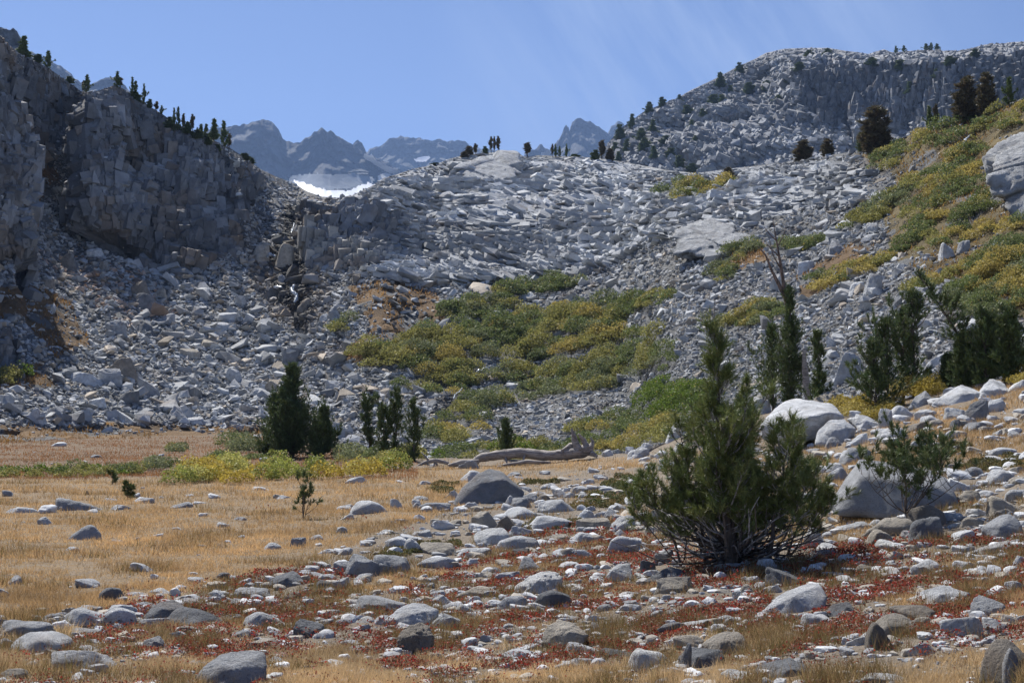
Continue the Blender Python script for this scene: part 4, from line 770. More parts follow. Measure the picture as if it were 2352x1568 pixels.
def redw(U, V, P):
    z = inpoly(U, V, [(-200, 1640), (-200, 1500), (150, 1480), (260, 1390), (350, 1340), (500, 1330), (700, 1300), (900, 1330), (1040, 1280), (1180, 1230), (1400, 1190), (1600, 1260), (1900, 1250), (2150, 1230), (2400, 1220), (2500, 1640)])
    b = inpoly(U, V, [(220, 1380), (300, 1340), (560, 1340), (700, 1300), (720, 1340), (500, 1390), (260, 1410)])
    nz = fbm(P / .7, 3, 411); n2 = fbm(P / .16, 2, 412)
    return np.where(z | b, np.clip(nz * 1.6 + n2 * 1.3 + .3, 0, .85), np.clip(nz * 2 - .8, 0, .25) * (V > 1150) * (U > 500)) * (1 - .8 * (goldw(U, V) > .85))
def leaves(P, size, col, r, up=.5):
    n = len(P); nrm = r.normal(size=(n, 3)); nrm[:, 2] += up; nrm /= np.linalg.norm(nrm, axis=1)[:, None]; a = np.cross(nrm, r.normal(size=(n, 3))); a /= np.linalg.norm(a, axis=1)[:, None] + 1e-9; b = np.cross(nrm, a)
    s = size[:, None]; v = np.stack([P - a * s * .5, P + b * s * .3, P + a * s * .5, P - b * s * .3], 1).reshape(-1, 3); return v, np.arange(4 * n).reshape(-1, 4), np.repeat(col, 4, 0)
U, V, P, r = cover(1000000, 52, redw, 0); n = len(U); D = np.linalg.norm(P, axis=1); ht = r.uniform(0, .09, n) * np.clip(.5 + fbm(P / .25, 2, 413), .2, 1.3)
k3 = r.random(n)[:, None]; rc = np.where(k3 < .3, np.array([.36, .04, .03]), np.where(k3 < .65, np.array([.24, .07, .035]), np.array([.17, .10, .055]))) * r.uniform(.6, 1.25, n)[:, None]
v, f, c = leaves(P + np.stack([0 * ht, 0 * ht, ht], -1), np.clip(D * .0019, .012, .05) * r.uniform(.7, 1.4, n), rc, r)
tag(obj('red_ground_cover', mesh('red_ground_cover', v, f, c), M_leaf), 'low crimson leafy ground cover between the boulders', 'ground cover', None, 'stuff'); print('red', n)
def brw(U, V, P):
    z = inpoly(U, V, [(-200, 1640), (-200, 1450), (260, 1380), (700, 1290), (1040, 1230), (1300, 1160), (1700, 1080), (2000, 1000), (2500, 930), (2500, 1640)])
    return np.where(z, np.clip(fbm(P / .6, 3, 421) * 2.2 + fbm(P / .2, 2, 422), 0, 1), np.clip(fbm(P / 1.1, 3, 423) * 2.4 - .25, 0, .35))
U, V, P, r = cover(420000, 53, brw, 0); n = len(U); D = np.linalg.norm(P, axis=1); k3 = r.random(n)[:, None]
bc = np.where(k3 < .5, np.array([.24, .15, .07]), np.where(k3 < .8, np.array([.19, .16, .055]), np.array([.33, .24, .12]))) * r.uniform(.6, 1.2, n)[:, None]
v, f, c = blades(P, r.uniform(.05, .17, n), np.clip(D * .0004, .003, .02), r.uniform(.1, .7, n), bc, r)
tag(obj('brown_stalks', mesh('brown_stalks', v, f, c), M_grass), 'thin brown and olive dry stalks among the boulders', 'ground cover', None, 'stuff')
# rusty grass on the scree (uncountable)
r = np.random.default_rng(54); n = 150000; U = r.uniform(-180, 2420, n); V = r.uniform(230, 1085, n); k = inany(U, V, rust) & (V > np.interp(U, B.crest[:, 0], B.crest[:, 1]) + 3); U, V = U[k], V[k]; P = B.sample(U, V)
k = (fbm(P / 4, 3, 431) * 2 + .6) > r.random(len(U)); U, V, P = U[k], V[k], P[k]; n = len(U); D = np.linalg.norm(P, axis=1)
gc = np.array([.31, .18, .065]) * (1 + .3 * fbm(P / 2, 3, 432)[:, None]) * r.uniform(.7, 1.25, n)[:, None]; yel = inpoly(U, V, rust[-2])[:, None]; gc = np.where(yel, gc * np.array([1.0, 1.08, 1.0]), gc)
v, f, c = blades(P, D * .0028 * r.uniform(.6, 1.5, n), D * .0011, r.uniform(.2, .9, n), gc, r)
tag(obj('rusty_grass', mesh('rusty_grass', v, f, c), M_grass), 'rust-coloured dry grass patches on the scree slopes', 'grass', None, 'stuff')

# ------------------------------------------------------------------ willow shrubs
GREEN = np.array([.14, .175, .06]); SAGE = np.array([.18, .205, .10]); GOLD = np.array([.38, .31, .09]); OLIVE = np.array([.27, .26, .08]); YEL = np.array([.46, .36, .07]); LIME = np.array([.13, .19, .03]); BRN = np.array([.20, .13, .05])
def shrub_mesh(mounds, r, px, dens=1.0):
    """mounds: (center, rx, ry, rz, colour); leaves fill lumpy domes"""
    out = []
    for c0, rx, ry, rz, col in mounds:
        D = np.linalg.norm(c0); s = D / F * px; n = int(dens * 3.4 * (rx * rz * 2 + rx * ry) / (s * s)) + 30
        d = r.normal(size=(n, 3)); d[:, 2] = np.abs(d[:, 2]) * .9; d /= np.linalg.norm(d, axis=1)[:, None]
        lump = 1 + .38 * fbm(d * 2.6 + c0, 3, 441); rad = lump * (r.uniform(.55, 1.0, n) ** .6); p = d * rad[:, None] * np.array([rx, ry, rz]) + c0
        p[:, 2] += .12 * rz
        cc = col * r.uniform(.75, 1.25, n)[:, None] * (1 + .45 * fbm(p / (rx * .4), 2, 443)[:, None]); y = (r.random(n) < .03)[:, None]; cc = np.where(y, GOLD * 1.1, cc)
        out.append(leaves(p, np.full(n, s) * r.uniform(.7, 1.5, n), cc, r, .3))
    return cat_mesh(out)
def thicket(name, label, poly, pal, seed, L=B, size=28, px=3.7, cov=.19, cat='shrub', group='willow thickets on the talus slope', hgt=.78):
    r = np.random.default_rng(seed); us = [p[0] for p in poly]; vs = [p[1] for p in poly]
    area = abs(sum(poly[i][0] * poly[i - 1][1] - poly[i - 1][0] * poly[i][1] for i in range(len(poly)))) / 2
    want = int(area / (size * size * cov)) + 3; M = []; tries = 0
    while len(M) < want and tries < want * 20:
        tries += 1; u, v = r.uniform(min(us), max(us)), r.uniform(min(vs), max(vs))
        if not inpoly(np.array(u), np.array(v), poly): continue
        p = L.sample(np.array([u]), np.array([v + 2]))[0]; D = np.linalg.norm(p); rx = size * r.uniform(.45, 1.0) * D / F; w = fbm(p / 3.5, 2, 447); 
        ci = int(np.clip((w * 1.5 + .5 + r.normal(0, .38)) * len(pal), 0, len(pal) - 1)); M.append((p, rx, rx * r.uniform(.8, 1.3), rx * hgt * r.uniform(.8, 1.3), pal[ci]))
    v, f, c = shrub_mesh(M, r, px); c0 = np.mean([m[0] for m in M], 0); e = obj(name, mesh(name, v - c0, f, c), M_leaf); e.location = Vector(c0); tag(e, label, cat, group); return e
PM = [GREEN, SAGE, OLIVE, GREEN * 1.1, GOLD, OLIVE]; PG = [GREEN, SAGE, SAGE, OLIVE]; PY = [OLIVE, GOLD, GOLD * 1.1, GREEN]
TH = dict(a=('broad mixed green and gold willow thicket in the middle of the talus', PM), b=('green willow thicket above the broad one, beside small boulders', PG), c=('round sage willow clump topmost on the central talus', PG), d=('thin willow tongue at the upper right tip of the broad thicket', PM),
 e=('sage willow mound on the right edge of the central thickets', PG), f=('olive willow clump left of the little stream', PM), g=('bright green willow clump right of the stream boulders', PG), h=('long low willow strip slanting below the grey boulders', PG), i=('yellowish willow clump left of the small cone pine', PY),
 j=('deep green rounded willow behind the bushy pine top', [LIME, LIME * .9, GREEN]), k=('mixed willow patch behind the root end of the fallen log', PM), l=('low green willow bank behind the fallen log', [GREEN, LIME, OLIVE]), m=('green and yellow willow patch left of the column pine', PM), n=('dark green willow streak behind the bare snag tops', PG),
 o=('small round willow bush left of the rusty grass patch', PG), p=('yellow-green willow strip right of the bare snag', PY), q=('deep green thicket on the right slope above the leaning pine', [GREEN, SAGE, SAGE, GREEN, GOLD]), r=('golden green willow thicket below the pale right outcrop', PY), s=('dark green willow line climbing beside the white talus', PG),
 t=('green and gold willow belt along the right skyline slope', PM), u=('gold-green willow band beside the right hillside stream', PY), v=('yellow-green willow ledge below the granite mountain', PY), w=('yellow willow streak across the right talus', PY), x=('tiny olive bush alone on the left central talus', PM), y=('dark willow row above the rusty grass patch', PG), z=('little green patch on the far left talus', [LIME, OLIVE]))
for i, (k, (lab, pal)) in enumerate(TH.items()): thicket('willow_thicket', lab, W[k], pal, 600 + i, size=42 if k in 'aefghijkq' else 30, cov=.42 if k in 'tru' else .19)
grp = 'bushes around the meadow'
def bank(label, poly, pal, seed, **kw): return thicket('willow_bush', label, poly, pal, seed, L=G, group=grp, **kw)
bank('long bank of yellow-leaved willow in front of the dark pines', [(395, 1112), (430, 1088), (500, 1072), (580, 1066), (640, 1068), (700, 1075), (760, 1068), (830, 1070), (900, 1075), (935, 1082), (900, 1090), (760, 1098), (640, 1104), (500, 1112), (420, 1120)], [YEL, YEL * .85, OLIVE * 1.6, YEL * 1.05, np.array([.33, .36, .08]), np.array([.25, .28, .07])], 650, size=44, px=4.6, hgt=1.0)
bank('low dark green sedge and willow strip at the left meadow edge', [(-60, 1088), (60, 1080), (200, 1078), (340, 1080), (360, 1086), (200, 1092), (0, 1096)], [GREEN, LIME, OLIVE], 651, size=26, px=3.6, hgt=.75)
bank('rounded grey-green willow between the strip and the yellow bank', [(325, 1072), (360, 1060), (400, 1062), (405, 1075), (350, 1080)], [SAGE, GREEN], 652, size=28, px=3.6, hgt=.8)
bank('dark green willow left of the tall cone pine', [(495, 1032), (530, 1022), (590, 1022), (596, 1036), (540, 1040)], [GREEN, SAGE], 653, size=36, px=3.6, hgt=.9)
bank('small sage bush on the rusty ground behind the meadow', [(365, 1035), (395, 1025), (425, 1032), (400, 1040)], [SAGE, OLIVE], 654, size=24, px=3.4)
bank('soft green willow behind the yellow bank', [(470, 1062), (520, 1048), (600, 1050), (600, 1064), (520, 1070)], [SAGE, GREEN], 655, size=30, px=3.6, hgt=.6)
bank('green willow between the two pine groups', [(770, 1040), (800, 1020), (850, 1030), (960, 1035), (980, 1056), (850, 1066), (780, 1062)], [SAGE, GREEN, OLIVE], 656, size=34, px=3.6, hgt=.8)
bank('yellow autumn willow on the crest between the pine trio and leaning pine', [(2060, 920), (2080, 900), (2130, 885), (2165, 890), (2150, 908), (2090, 925)], [YEL * .8, GOLD * 1.2], 657, size=40, px=4, hgt=1.1)
bank('orange-yellow round willow right of the flat-topped white block', [(1915, 955), (1930, 930), (1965, 925), (1995, 940), (1975, 958)], [GOLD, YEL * .75], 658, size=36, px=4, hgt=1.0)
bank('pale yellow willow tuft at the far right crest', [(2290, 885), (2320, 868), (2400, 858), (2400, 885)], [YEL * .75, GOLD], 659, size=28, px=4, hgt=.9)
bank('low yellow willow beneath the trio of pines', [(1960, 965), (1990, 945), (2060, 930), (2060, 945), (2000, 965)], [YEL * .7, GOLD, OLIVE], 660, size=26, px=4, hgt=.8)
HE = [[(1385, 1110), (1420, 1090), (1490, 1085), (1480, 1110), (1400, 1135)], [(1310, 1165), (1330, 1135), (1400, 1120), (1480, 1120), (1500, 1150), (1400, 1165), (1340, 1170)], [(1190, 1112), (1220, 1103), (1285, 1103), (1270, 1112)], [(990, 1120), (1010, 1108), (1050, 1110), (1040, 1128), (1000, 1140)],
      [(870, 1275), (890, 1255), (960, 1240), (1050, 1238), (1060, 1250), (980, 1262), (900, 1280)], [(1200, 1210), (1230, 1195), (1330, 1190), (1340, 1202), (1250, 1215)], [(2200, 1075), (2250, 1050), (2352, 1045), (2400, 1070), (2300, 1090)], [(2030, 1060), (2120, 1030), (2230, 1020), (2200, 1040), (2100, 1062)], [(1800, 1085), (1850, 1060), (1900, 1050), (1880, 1080), (1830, 1100)]]
HL = ['dark heather patch behind the bushy pine, farther one', 'dark heather patch between pyramid boulder and bushy pine', 'small heather strip right behind the pyramid boulder', 'little heather tufts left of the pyramid boulder', 'heather mat among pale stones at the meadow corner', 'heather fringe around the flat pale slab', 'olive heather patch on the far right slope', 'heather streak above the wedge boulder', 'heather patch below the flat-topped white block']
for i, (p_, l_) in enumerate(zip(HE, HL)): thicket('heather_patch', l_, p_, [np.array([.10, .095, .035]), np.array([.14, .11, .04]), np.array([.085, .10, .035])], 670 + i, L=G, size=15, px=3.4, cat='heather', group='dark heather patches', hgt=.6)

# ------------------------------------------------------------------ conifers
def needles(P, Dn, L, nl, ln, w, r, col):
    n = len(P); m = n * nl; p = np.repeat(P, nl, 0); d = np.repeat(Dn, nl, 0); L = np.repeat(L, nl) if np.ndim(L) else L
    q = p + d * (r.random(m) * L)[:, None]; o = r.normal(size=(m, 3)); o -= d * (o * d).sum(1)[:, None]; o /= np.linalg.norm(o, axis=1)[:, None] + 1e-9
    a = r.uniform(.25, 1.1, m)[:, None]; t = d * np.cos(a) + o * np.sin(a); sd_ = np.cross(t, r.normal(size=(m, 3))); sd_ /= np.linalg.norm(sd_, axis=1)[:, None] + 1e-9
    l = (ln * r.uniform(.7, 1.15, m))[:, None]; sw = w / 2; v = np.stack([q - sd_ * sw, q + sd_ * sw, q + t * l], 1).reshape(-1, 3)
    c = np.repeat(col, nl, 0) * r.uniform(.7, 1.35, m)[:, None]; return v, np.arange(3 * m).reshape(-1, 3), np.repeat(c, 3, 0)
NC = np.array([.095, .13, .045]); NB = np.array([.10, .085, .045])
def conifer(H, R, seed, lod, stems=1, spread=.0, prof='cone', nb=60, lean=(0, 0), bare=0, col=NC, tuftn=5, up=.9, base=.04, droop=0, curve=.25, topbare=0, branchcol=(.30, .27, .25)):
    """returns (trunk arrays, crown arrays); lod = size in metres of one picture element at its distance"""
    r = np.random.default_rng(seed); wood = []; tp, td, tc = [], [], []
    for s in range(stems):
        a0 = r.uniform(0, 6.28) if stems > 1 else 0; sp = spread * (.25 + .75 * r.random()) if s else 0.0; h = H * (1 if s == 0 else r.uniform(.5, .88)); Rs = R * (1 if stems == 1 else .62)
        k = 9; tt = np.linspace(0, 1, k); ln = np.array([lean[0], lean[1]]) * h; off = np.stack([np.cos(a0) * sp * (tt ** .7) + ln[0] * tt ** 1.2, np.sin(a0) * sp * (tt ** .7) + ln[1] * tt ** 1.2, tt * h], -1)
        off[1:-1, :2] += r.normal(0, .012 * h, (k - 2, 2)); r0 = max(.02 * h, lod * .4) * (1 if s == 0 else .75); wood.append(tube(off, r0 * (1 - tt * .93), 6, (.16, .125, .10), r, .12))
        nbs = nb if s == 0 else int(nb * .7)
        for b in range(nbs):
            t = base + (1 - base) * (b + r.random()) / nbs; t = min(t, .995)
            if t > 1 - topbare and r.random() < .85: continue
            pr = dict(cone=(1 - t) ** .8 + .06, col=(1 - max(0, t - .75) / .27) * (.55 + .45 * math.sin(t * 9 + seed)) + .1, bush=math.sqrt(max(0, 1 - (t - .35) ** 2 / .45)) + .05, spire=(.95 * (1 - t) ** .55 if t < .6 else .2 * (1 - t) ** .5) + .03)[prof]
            Lb = max(Rs * pr * r.uniform(.4, 1.15) * (1 + .5 * math.sin(t * 23 + seed * 1.7 + s)), .02 * H); p0 = np.array([np.interp(t, tt, off[:, i]) for i in range(3)]); a = r.uniform(0, 6.28); el = r.uniform(-.1, .55) * up
            d = np.array([math.cos(a) * math.cos(el), math.sin(a) * math.cos(el), math.sin(el) - droop]); q = [p0]; m = 5
            for j in range(m): d = d + np.array([0, 0, curve * (.25 + .9 * t) * r.uniform(.5, 1.6)]) + r.normal(0, .13, 3); d /= np.linalg.norm(d); q.append(q[-1] + d * Lb / m)
            q = np.array(q)
            if lod < .03 or b % 3 == 0: wood.append(tube(q, max(r0 * .3, lod * .35) * np.linspace(1, .25, m + 1), 4, branchcol if lod < .012 else (.14, .115, .095)))
            nt = max(2, int(tuftn * (.4 + Lb / R)))
            for j in range(nt):
                x = 1 - (r.random() ** 1.3) * (.85 - bare) if j else 1.0; i = min(int(x * m), m - 1); fx = x * m - i; pp = q[i] * (1 - fx) + q[i + 1] * fx; dd = (q[i + 1] - q[i]); dd = dd / np.linalg.norm(dd) + r.normal(0, .45, 3) + np.array([0, 0, .45]); dd /= np.linalg.norm(dd)
                if j:
                    sl = r.uniform(.25, 1) * .13 * R
                    if lod < .012: wood.append(tube([pp, pp + dd * sl], [.004, .003], 3, branchcol))
                    pp = pp + dd * sl
                tp.append(pp); td.append(dd); tc.append(col * r.uniform(.7, 1.3) * np.array([r.uniform(.9, 1.15), 1, 1]))
        if not topbare: tp.append(off[-1]); td.append(np.array([0, 0, 1.])); tc.append(col)
    tp, td, tc = np.array(tp), np.array(td), np.array(tc)
    Lt = np.clip(.10 * (1 + lod * 14), .03, .085 * H) * r.uniform(.7, 1.3, len(tp)); nl = int(np.clip(42 - lod * 900, 12, 40)); v = needles(tp, td, Lt, nl, .055 + lod * 1.8, max(.0035, lod * .75), r, tc)
    return cat_mesh(wood), v
def place_tree(name, U, V, hpx, wpx, label, seed, L=G, D=None, group=None, cat='tree', share=None, **kw):
    p = L.sample(np.array([float(U)]), np.array([float(V)]))[0] if D is None else at(np.array([U]), np.array([V]), np.array([D]))[0]; Dd = np.linalg.norm(p); px = Dd / F
    e = empty(name, Vector(p)); tag(e, label, cat, group)
    if share is not None:
        mt, mc, H0, R0 = share; s = hpx * px / H0; w = (wpx * px / 2) / R0 * (1.5 if cat == 'tree' and wpx < 24 else 1.15)
        for nm, me in (('trunk', mt), ('crown', mc)):
            o = bpy.data.objects.new(nm, me); C.objects.link(o); o.parent = e
        e.scale = (w, w, s); e.rotation_euler = (0, 0, np.random.default_rng(seed).uniform(0, 6.28)); return e
    (a, b) = conifer(hpx * px, wpx * px / 2 * (1.35 if kw.get('curve', .25) < .45 else 2.3 if kw.get('prof') == 'col' else 1.75), seed, px * 2.3, **kw)
    obj('trunk', mesh('trunk', *a, True), M_bark, e); obj('crown', mesh('crown', *b), M_needle, e); return e
gm = 'pines at the back of the meadow'
place_tree('pine_tree', 672, 1052, 196, 130, 'tall broad dark green cone pine behind the yellow willow bank', 11, group=gm, prof='cone', nb=190, tuftn=11, stems=5, spread=1.0, up=1.3, curve=.5, base=.0)
place_tree('pine_tree', 742, 1052, 108, 80, 'short leafy pine at the right foot of the tall cone pine', 12, group=gm, prof='cone', nb=150, tuftn=9, stems=3, spread=.5, up=1.3, curve=.5, base=.0)
place_tree('pine_tree', 624, 1050, 90, 60, 'low bushy pine at the left foot of the tall cone pine', 18, group=gm, prof='cone', nb=130, tuftn=9, stems=2, spread=.4, up=1.3, curve=.5, base=.0)
for i, (u, v, h, w, l) in enumerate([(850, 1038, 110, 30, 'slim column pine leaning left, leftmost of the four slim pines'), (882, 1058, 112, 38, 'second slim pine from the left, shorter than its right neighbour'), (908, 1056, 152, 40, 'tallest of the four slim column pines'), (950, 1060, 134, 36, 'slim column pine at the right end of the four'), (1160, 1046, 82, 44, 'small cone pine standing alone behind the fallen log')]):
    place_tree('pine_tree', u, v, h, w, l, 20 + i, group=gm, prof='col' if i < 4 else 'cone', nb=70, tuftn=8, up=1.4, curve=.6, base=.0, lean=(-.12 if i == 0 else 0, 0))
place_tree('pine_sapling', 696, 1190, 92, 66, 'small pine sapling alone in the golden meadow', 31, group='pine saplings in the meadow', cat='sapling', prof='bush', nb=9, tuftn=3, stems=3, spread=.16, up=1.2, curve=.4, base=.1, bare=.3)
place_tree('pine_sapling', 292, 1144, 30, 30, 'tiny pine seedling in the meadow above the lobed rock', 32, group='pine saplings in the meadow', cat='sapling', prof='bush', nb=10, tuftn=4, stems=2, spread=.1, up=1.2)
place_tree('pine_sapling', 258, 1113, 24, 18, 'tiniest pine seedling by the green strip', 33, group='pine saplings in the meadow', cat='sapling', prof='bush', nb=10, tuftn=4, up=1.2)
gr = 'pines on the right slope'
# the big bushy pine
p = G.sample(np.array([1690.]), np.array([1298.]))[0]; px = np.linalg.norm(p) / F; e = empty('bushy_pine', Vector(p)); tag(e, 'big bushy many-stemmed pine with a thin spire top on the right slope', 'tree', gr)
W_, C_ = [], []
for k, (dx, H, R, ns, spd, pr, nb_, tb) in enumerate([(-.22, 525, 150, 1, 0, 'spire', 120, .03), (.12, 400, 90, 3, .3, 'cone', 60, 0), (-.55, 300, 105, 3, .35, 'bush', 40, 0), (.55, 310, 100, 3, .35, 'bush', 40, 0), (-1.15, 185, 110, 3, .35, 'bush', 26, 0), (1.15, 190, 110, 3, .35, 'bush', 26, 0), (-.1, 330, 100, 3, .3, 'cone', 46, 0), (.15, 190, 120, 4, .6, 'bush', 26, 0)]):
    a, b = conifer(H * px, R * px, 900 + k, px * 1.7, stems=ns, spread=spd, prof=pr, nb=nb_, tuftn=8 if k else 12, up=1.0, curve=.28, base=.12 if k in (0, 1) else .3, bare=.32, topbare=tb, lean=(dx * .35, .0), branchcol=(.50, .47, .45), col=np.array([.165, .20, .062]))
    o = np.array([dx * .5, (k % 3 - 1) * .25, 0]); W_.append((a[0] + o, a[1], a[2])); C_.append((b[0] + o, b[1], b[2]))
# crooked bare skirt branches
r = np.random.default_rng(77)
for k in range(130):
    a = r.uniform(0, 6.28); L_ = r.uniform(.5, 1.3); d = np.array([math.cos(a), math.sin(a) * .8, r.uniform(.0, .35)]); q = [np.array([r.normal(0, .1), r.normal(0, .1), r.uniform(.02, .25)])]
    for j in range(6): d = d + r.normal(0, .22, 3) + np.array([0, 0, .07]); d /= np.linalg.norm(d); q.append(q[-1] + d * L_ / 6)
    q = np.array(q); q[:, 2] = np.maximum(q[:, 2], .03); W_.append(tube(q, np.linspace(.014, .003, 7), 4, (.60, .57, .55) if r.random() < .6 else (.16, .13, .11)))
a = cat_mesh(W_); b = cat_mesh(C_); obj('trunk', mesh('trunk', *a, True), M_bark, e); obj('crown', mesh('crown', *b), M_needle, e)
place_tree('scrub_pine', 2080, 1178, 150, 215, 'scrubby open-branched pine in front of the wedge boulder', 41, group=gr, prof='bush', nb=12, tuftn=6, stems=11, spread=.85, up=1.2, curve=.35, bare=.45, base=.25, D=gD(2072, 1200), branchcol=(.42, .39, .37))
place_tree('pine_tree', 1815, 932, 258, 84, 'dark column pine with bare dead tops behind the flat-topped white block', 42, group=gr, prof='col', nb=130, tuftn=10, stems=2, spread=.15, up=1.5, curve=.6, base=.02)
place_tree('pine_tree', 1776, 930, 172, 66, 'shorter dark pine close left of the column pine', 43, group=gr, prof='col', nb=100, tuftn=9, up=1.5, curve=.6, base=.02)
place_tree('pine_tree', 1880, 935, 160, 30, 'thin dark pine just right of the column pine', 44, group=gr, prof='col', nb=80, tuftn=8, up=1.5, curve=.6, base=.02)
for i, (u, v, h, w, l) in enumerate([(2010, 945, 135, 50, 'low bushy pine at the left of the pine trio'), (2040, 935, 175, 62, 'middle pine of the trio on the right crest'), (2100, 905, 215, 56, 'tall open-topped pine at the right of the trio'), (2075, 915, 190, 36, 'slim pine squeezed between the trio pines')]):
    place_tree('pine_tree', u, v, h, w, l, 50 + i, group=gr, prof='col', nb=85, tuftn=8, up=1.2, curve=.5, base=.05)
for i, (u, v, h, w, l) in enumerate([(2215, 895, 110, 70, 'squat dark pine at the foot of the leaning pine'), (2265, 890, 150, 80, 'broad dark pine in the far right group'), (2320, 878, 135, 80, 'dark pine at the right picture edge'), (2180, 885, 60, 40, 'short dark pine tuft left of the squat one')]):
    place_tree('pine_tree', u, v, h, w, l, 60 + i, group=gr, prof='bush', nb=95, tuftn=9, stems=2, spread=.4, up=1.2, curve=.4, base=.0)
place_tree('pine_tree', 2258, 880, 232, 60, 'sparse pine leaning steeply left over the right crest', 66, group=gr, prof='col', nb=46, tuftn=6, up=.9, curve=.3, base=.35, lean=(-.58, 0))
# small copies for far slopes: six shared shapes
PROT = []
for k, (pf, st, sp_, nb_, cl) in enumerate([('col', 1, 0, 60, NC), ('cone', 2, .5, 70, NC), ('bush', 3, .6, 60, NC * .9), ('bush', 4, .9, 60, NB), ('col', 2, .35, 50, NB * 1.05), ('cone', 1, 0, 60, NC * .8)]):
    a, b = conifer(5, 1.3, 80 + k, .15, stems=st, spread=sp_, prof=pf, nb=nb_, tuftn=9, up=1.3, curve=.4, base=.03 if k != 4 else .3, col=cl * 1.35); PROT.append((mesh('trunk', *a, True), mesh('crown', *b), 5, 1.3)); PROT[-1][0].materials.append(M_bark); PROT[-1][1].materials.append(M_needle)
MID = [(2015, 348, 90, 80, 3, 'big rounded brownish pine on the right slope crest'), (1845, 370, 42, 50, 3, 'round bush-like pine below the granite mountain, larger one'), (1902, 360, 36, 34, 3, 'round bush-like pine right of the larger round one'), (1672, 418, 30, 32, 3, 'lone round pine on the talus below the mountain'),
 (2222, 280, 88, 62, 3, 'dark wide pine on the upper right slope, left of its twin'), (2268, 262, 80, 46, 3, 'dark pine right of the wide upper slope pine'), (2318, 245, 55, 26, 0, 'slim dark pine near the right skyline edge'), (2136, 303, 50, 16, 0, 'left stem-like pine of a slender pair on the right slope'), (2150, 302, 54, 14, 4, 'right stem-like pine of a slender pair on the right slope'), (1983, 350, 40, 34, 2, 'low pine at the left foot of the big rounded brownish pine')]
for i, (u, v, h, w, k, l) in enumerate(MID): place_tree('pine_tree', u, v, h, w, l, 300 + i, L=B, group='pines on the upper right slope', share=PROT[k])
SKY = [(57, 133, 42, 36, 1, 'widest cone pine on the left cliff top'), (88, 146, 18, 18, 2, 'low shrub pine right of the widest cliff top pine'), (110, 158, 34, 16, 0, 'pointed pine on the left cliff top shoulder'), (160, 190, 14, 16, 2, 'low pine before the left notch'), (200, 215, 36, 15, 0, 'dark pine standing in the left notch'), (191, 214, 24, 10, 4, 'thin pine beside the dark notch pine'),
 (268, 203, 32, 14, 0, 'pine on top of the rounded cliff knoll'), (275, 203, 22, 16, 4, 'short pine leaning right on the cliff knoll'), (305, 226, 42, 10, 0, 'tall thin pine just right of the knoll'), (314, 230, 40, 11, 5, 'tall thin pine paired with another right of the knoll'), (331, 240, 42, 10, 0, 'solitary thin pine midway down the left skyline'), (310, 236, 22, 30, 2, 'shrubby pine at the foot of the thin pair'),
 (344, 248, 20, 12, 2, 'small pine below the solitary thin pine'), (360, 256, 22, 12, 4, 'small stubby pine on the left skyline'), (371, 262, 18, 10, 0, 'stubby pointed pine on the left skyline'), (399, 296, 48, 9, 0, 'left one of two spire pines on the cliff rim'), (407, 298, 52, 10, 5, 'taller right one of two spire pines on the cliff rim'), (421, 300, 38, 10, 4, 'flat-topped pine right of the spire pair'),
 (442, 304, 38, 12, 4, 'ragged pine among the rim shrubs'), (388, 290, 26, 26, 2, 'dark shrub pine left of the spire pair'), (430, 306, 26, 26, 2, 'dark shrub pine under the ragged pine'), (462, 314, 26, 14, 0, 'small pine left of the twin rim pines'), (474, 318, 30, 12, 5, 'narrow pine left of the broad rim pine'), (491, 324, 46, 22, 1, 'broad dark pine near the right end of the cliff rim'),
 (517, 338, 54, 17, 0, 'tallest dark pine at the right end of the cliff rim'), (527, 344, 34, 14, 4, 'brownish pine at the foot of the tallest rim pine'), (455, 318, 20, 34, 2, 'spreading shrub pine on the cliff rim'), (480, 330, 18, 32, 2, 'low dark shrub pine on the sunny rim'), (505, 345, 16, 24, 2, 'low shrub pine under the tallest rim pine'), (562, 368, 14, 34, 2, 'flat green shrub pine on the descending rim'), (575, 378, 14, 26, 2, 'small green shrub lowest on the cliff rim'),
 (1128, 353, 36, 11, 4, 'left pine of three on the rounded central knob'), (1135, 353, 36, 9, 4, 'middle pine of three on the rounded central knob'), (1144, 353, 37, 12, 4, 'right pine of three on the rounded central knob'), (1115, 354, 16, 14, 2, 'low pine beside the three knob pines'), (1078, 360, 22, 18, 3, 'brownish low pine left of the central knob'), (1092, 358, 26, 12, 4, 'upright brown pine left of the central knob'), (1066, 364, 14, 18, 3, 'lowest brown pine on the knob left shoulder'),
 (1212, 360, 30, 22, 4, 'fan-shaped pine alone right of the central knob'), (1269, 361, 28, 8, 4, 'left pine of a small row before the far peak'), (1276, 361, 26, 8, 0, 'middle pine of a small row before the far peak'), (1285, 361, 22, 8, 0, 'right pine of a small row before the far peak'), (1301, 363, 28, 8, 0, 'lone thin pine between small row and fan pine'), (1320, 366, 10, 20, 2, 'low shrub right of the lone thin pine'),
 (1383, 368, 42, 26, 4, 'tall fan-shaped pine at the foot of the granite mountain'), (1368, 370, 22, 24, 2, 'low pine left of the mountain foot pine'), (1402, 372, 28, 18, 3, 'brown pine right of the mountain foot pine'), (1000, 386, 10, 26, 2, 'flat green bush on the central skyline left of the knob')]
for i, (u, v, h, w, k, l) in enumerate(SKY): place_tree('pine_tree', u, v, h, w, l, 400 + i, L=B, group='small pines along the skyline', share=PROT[k])
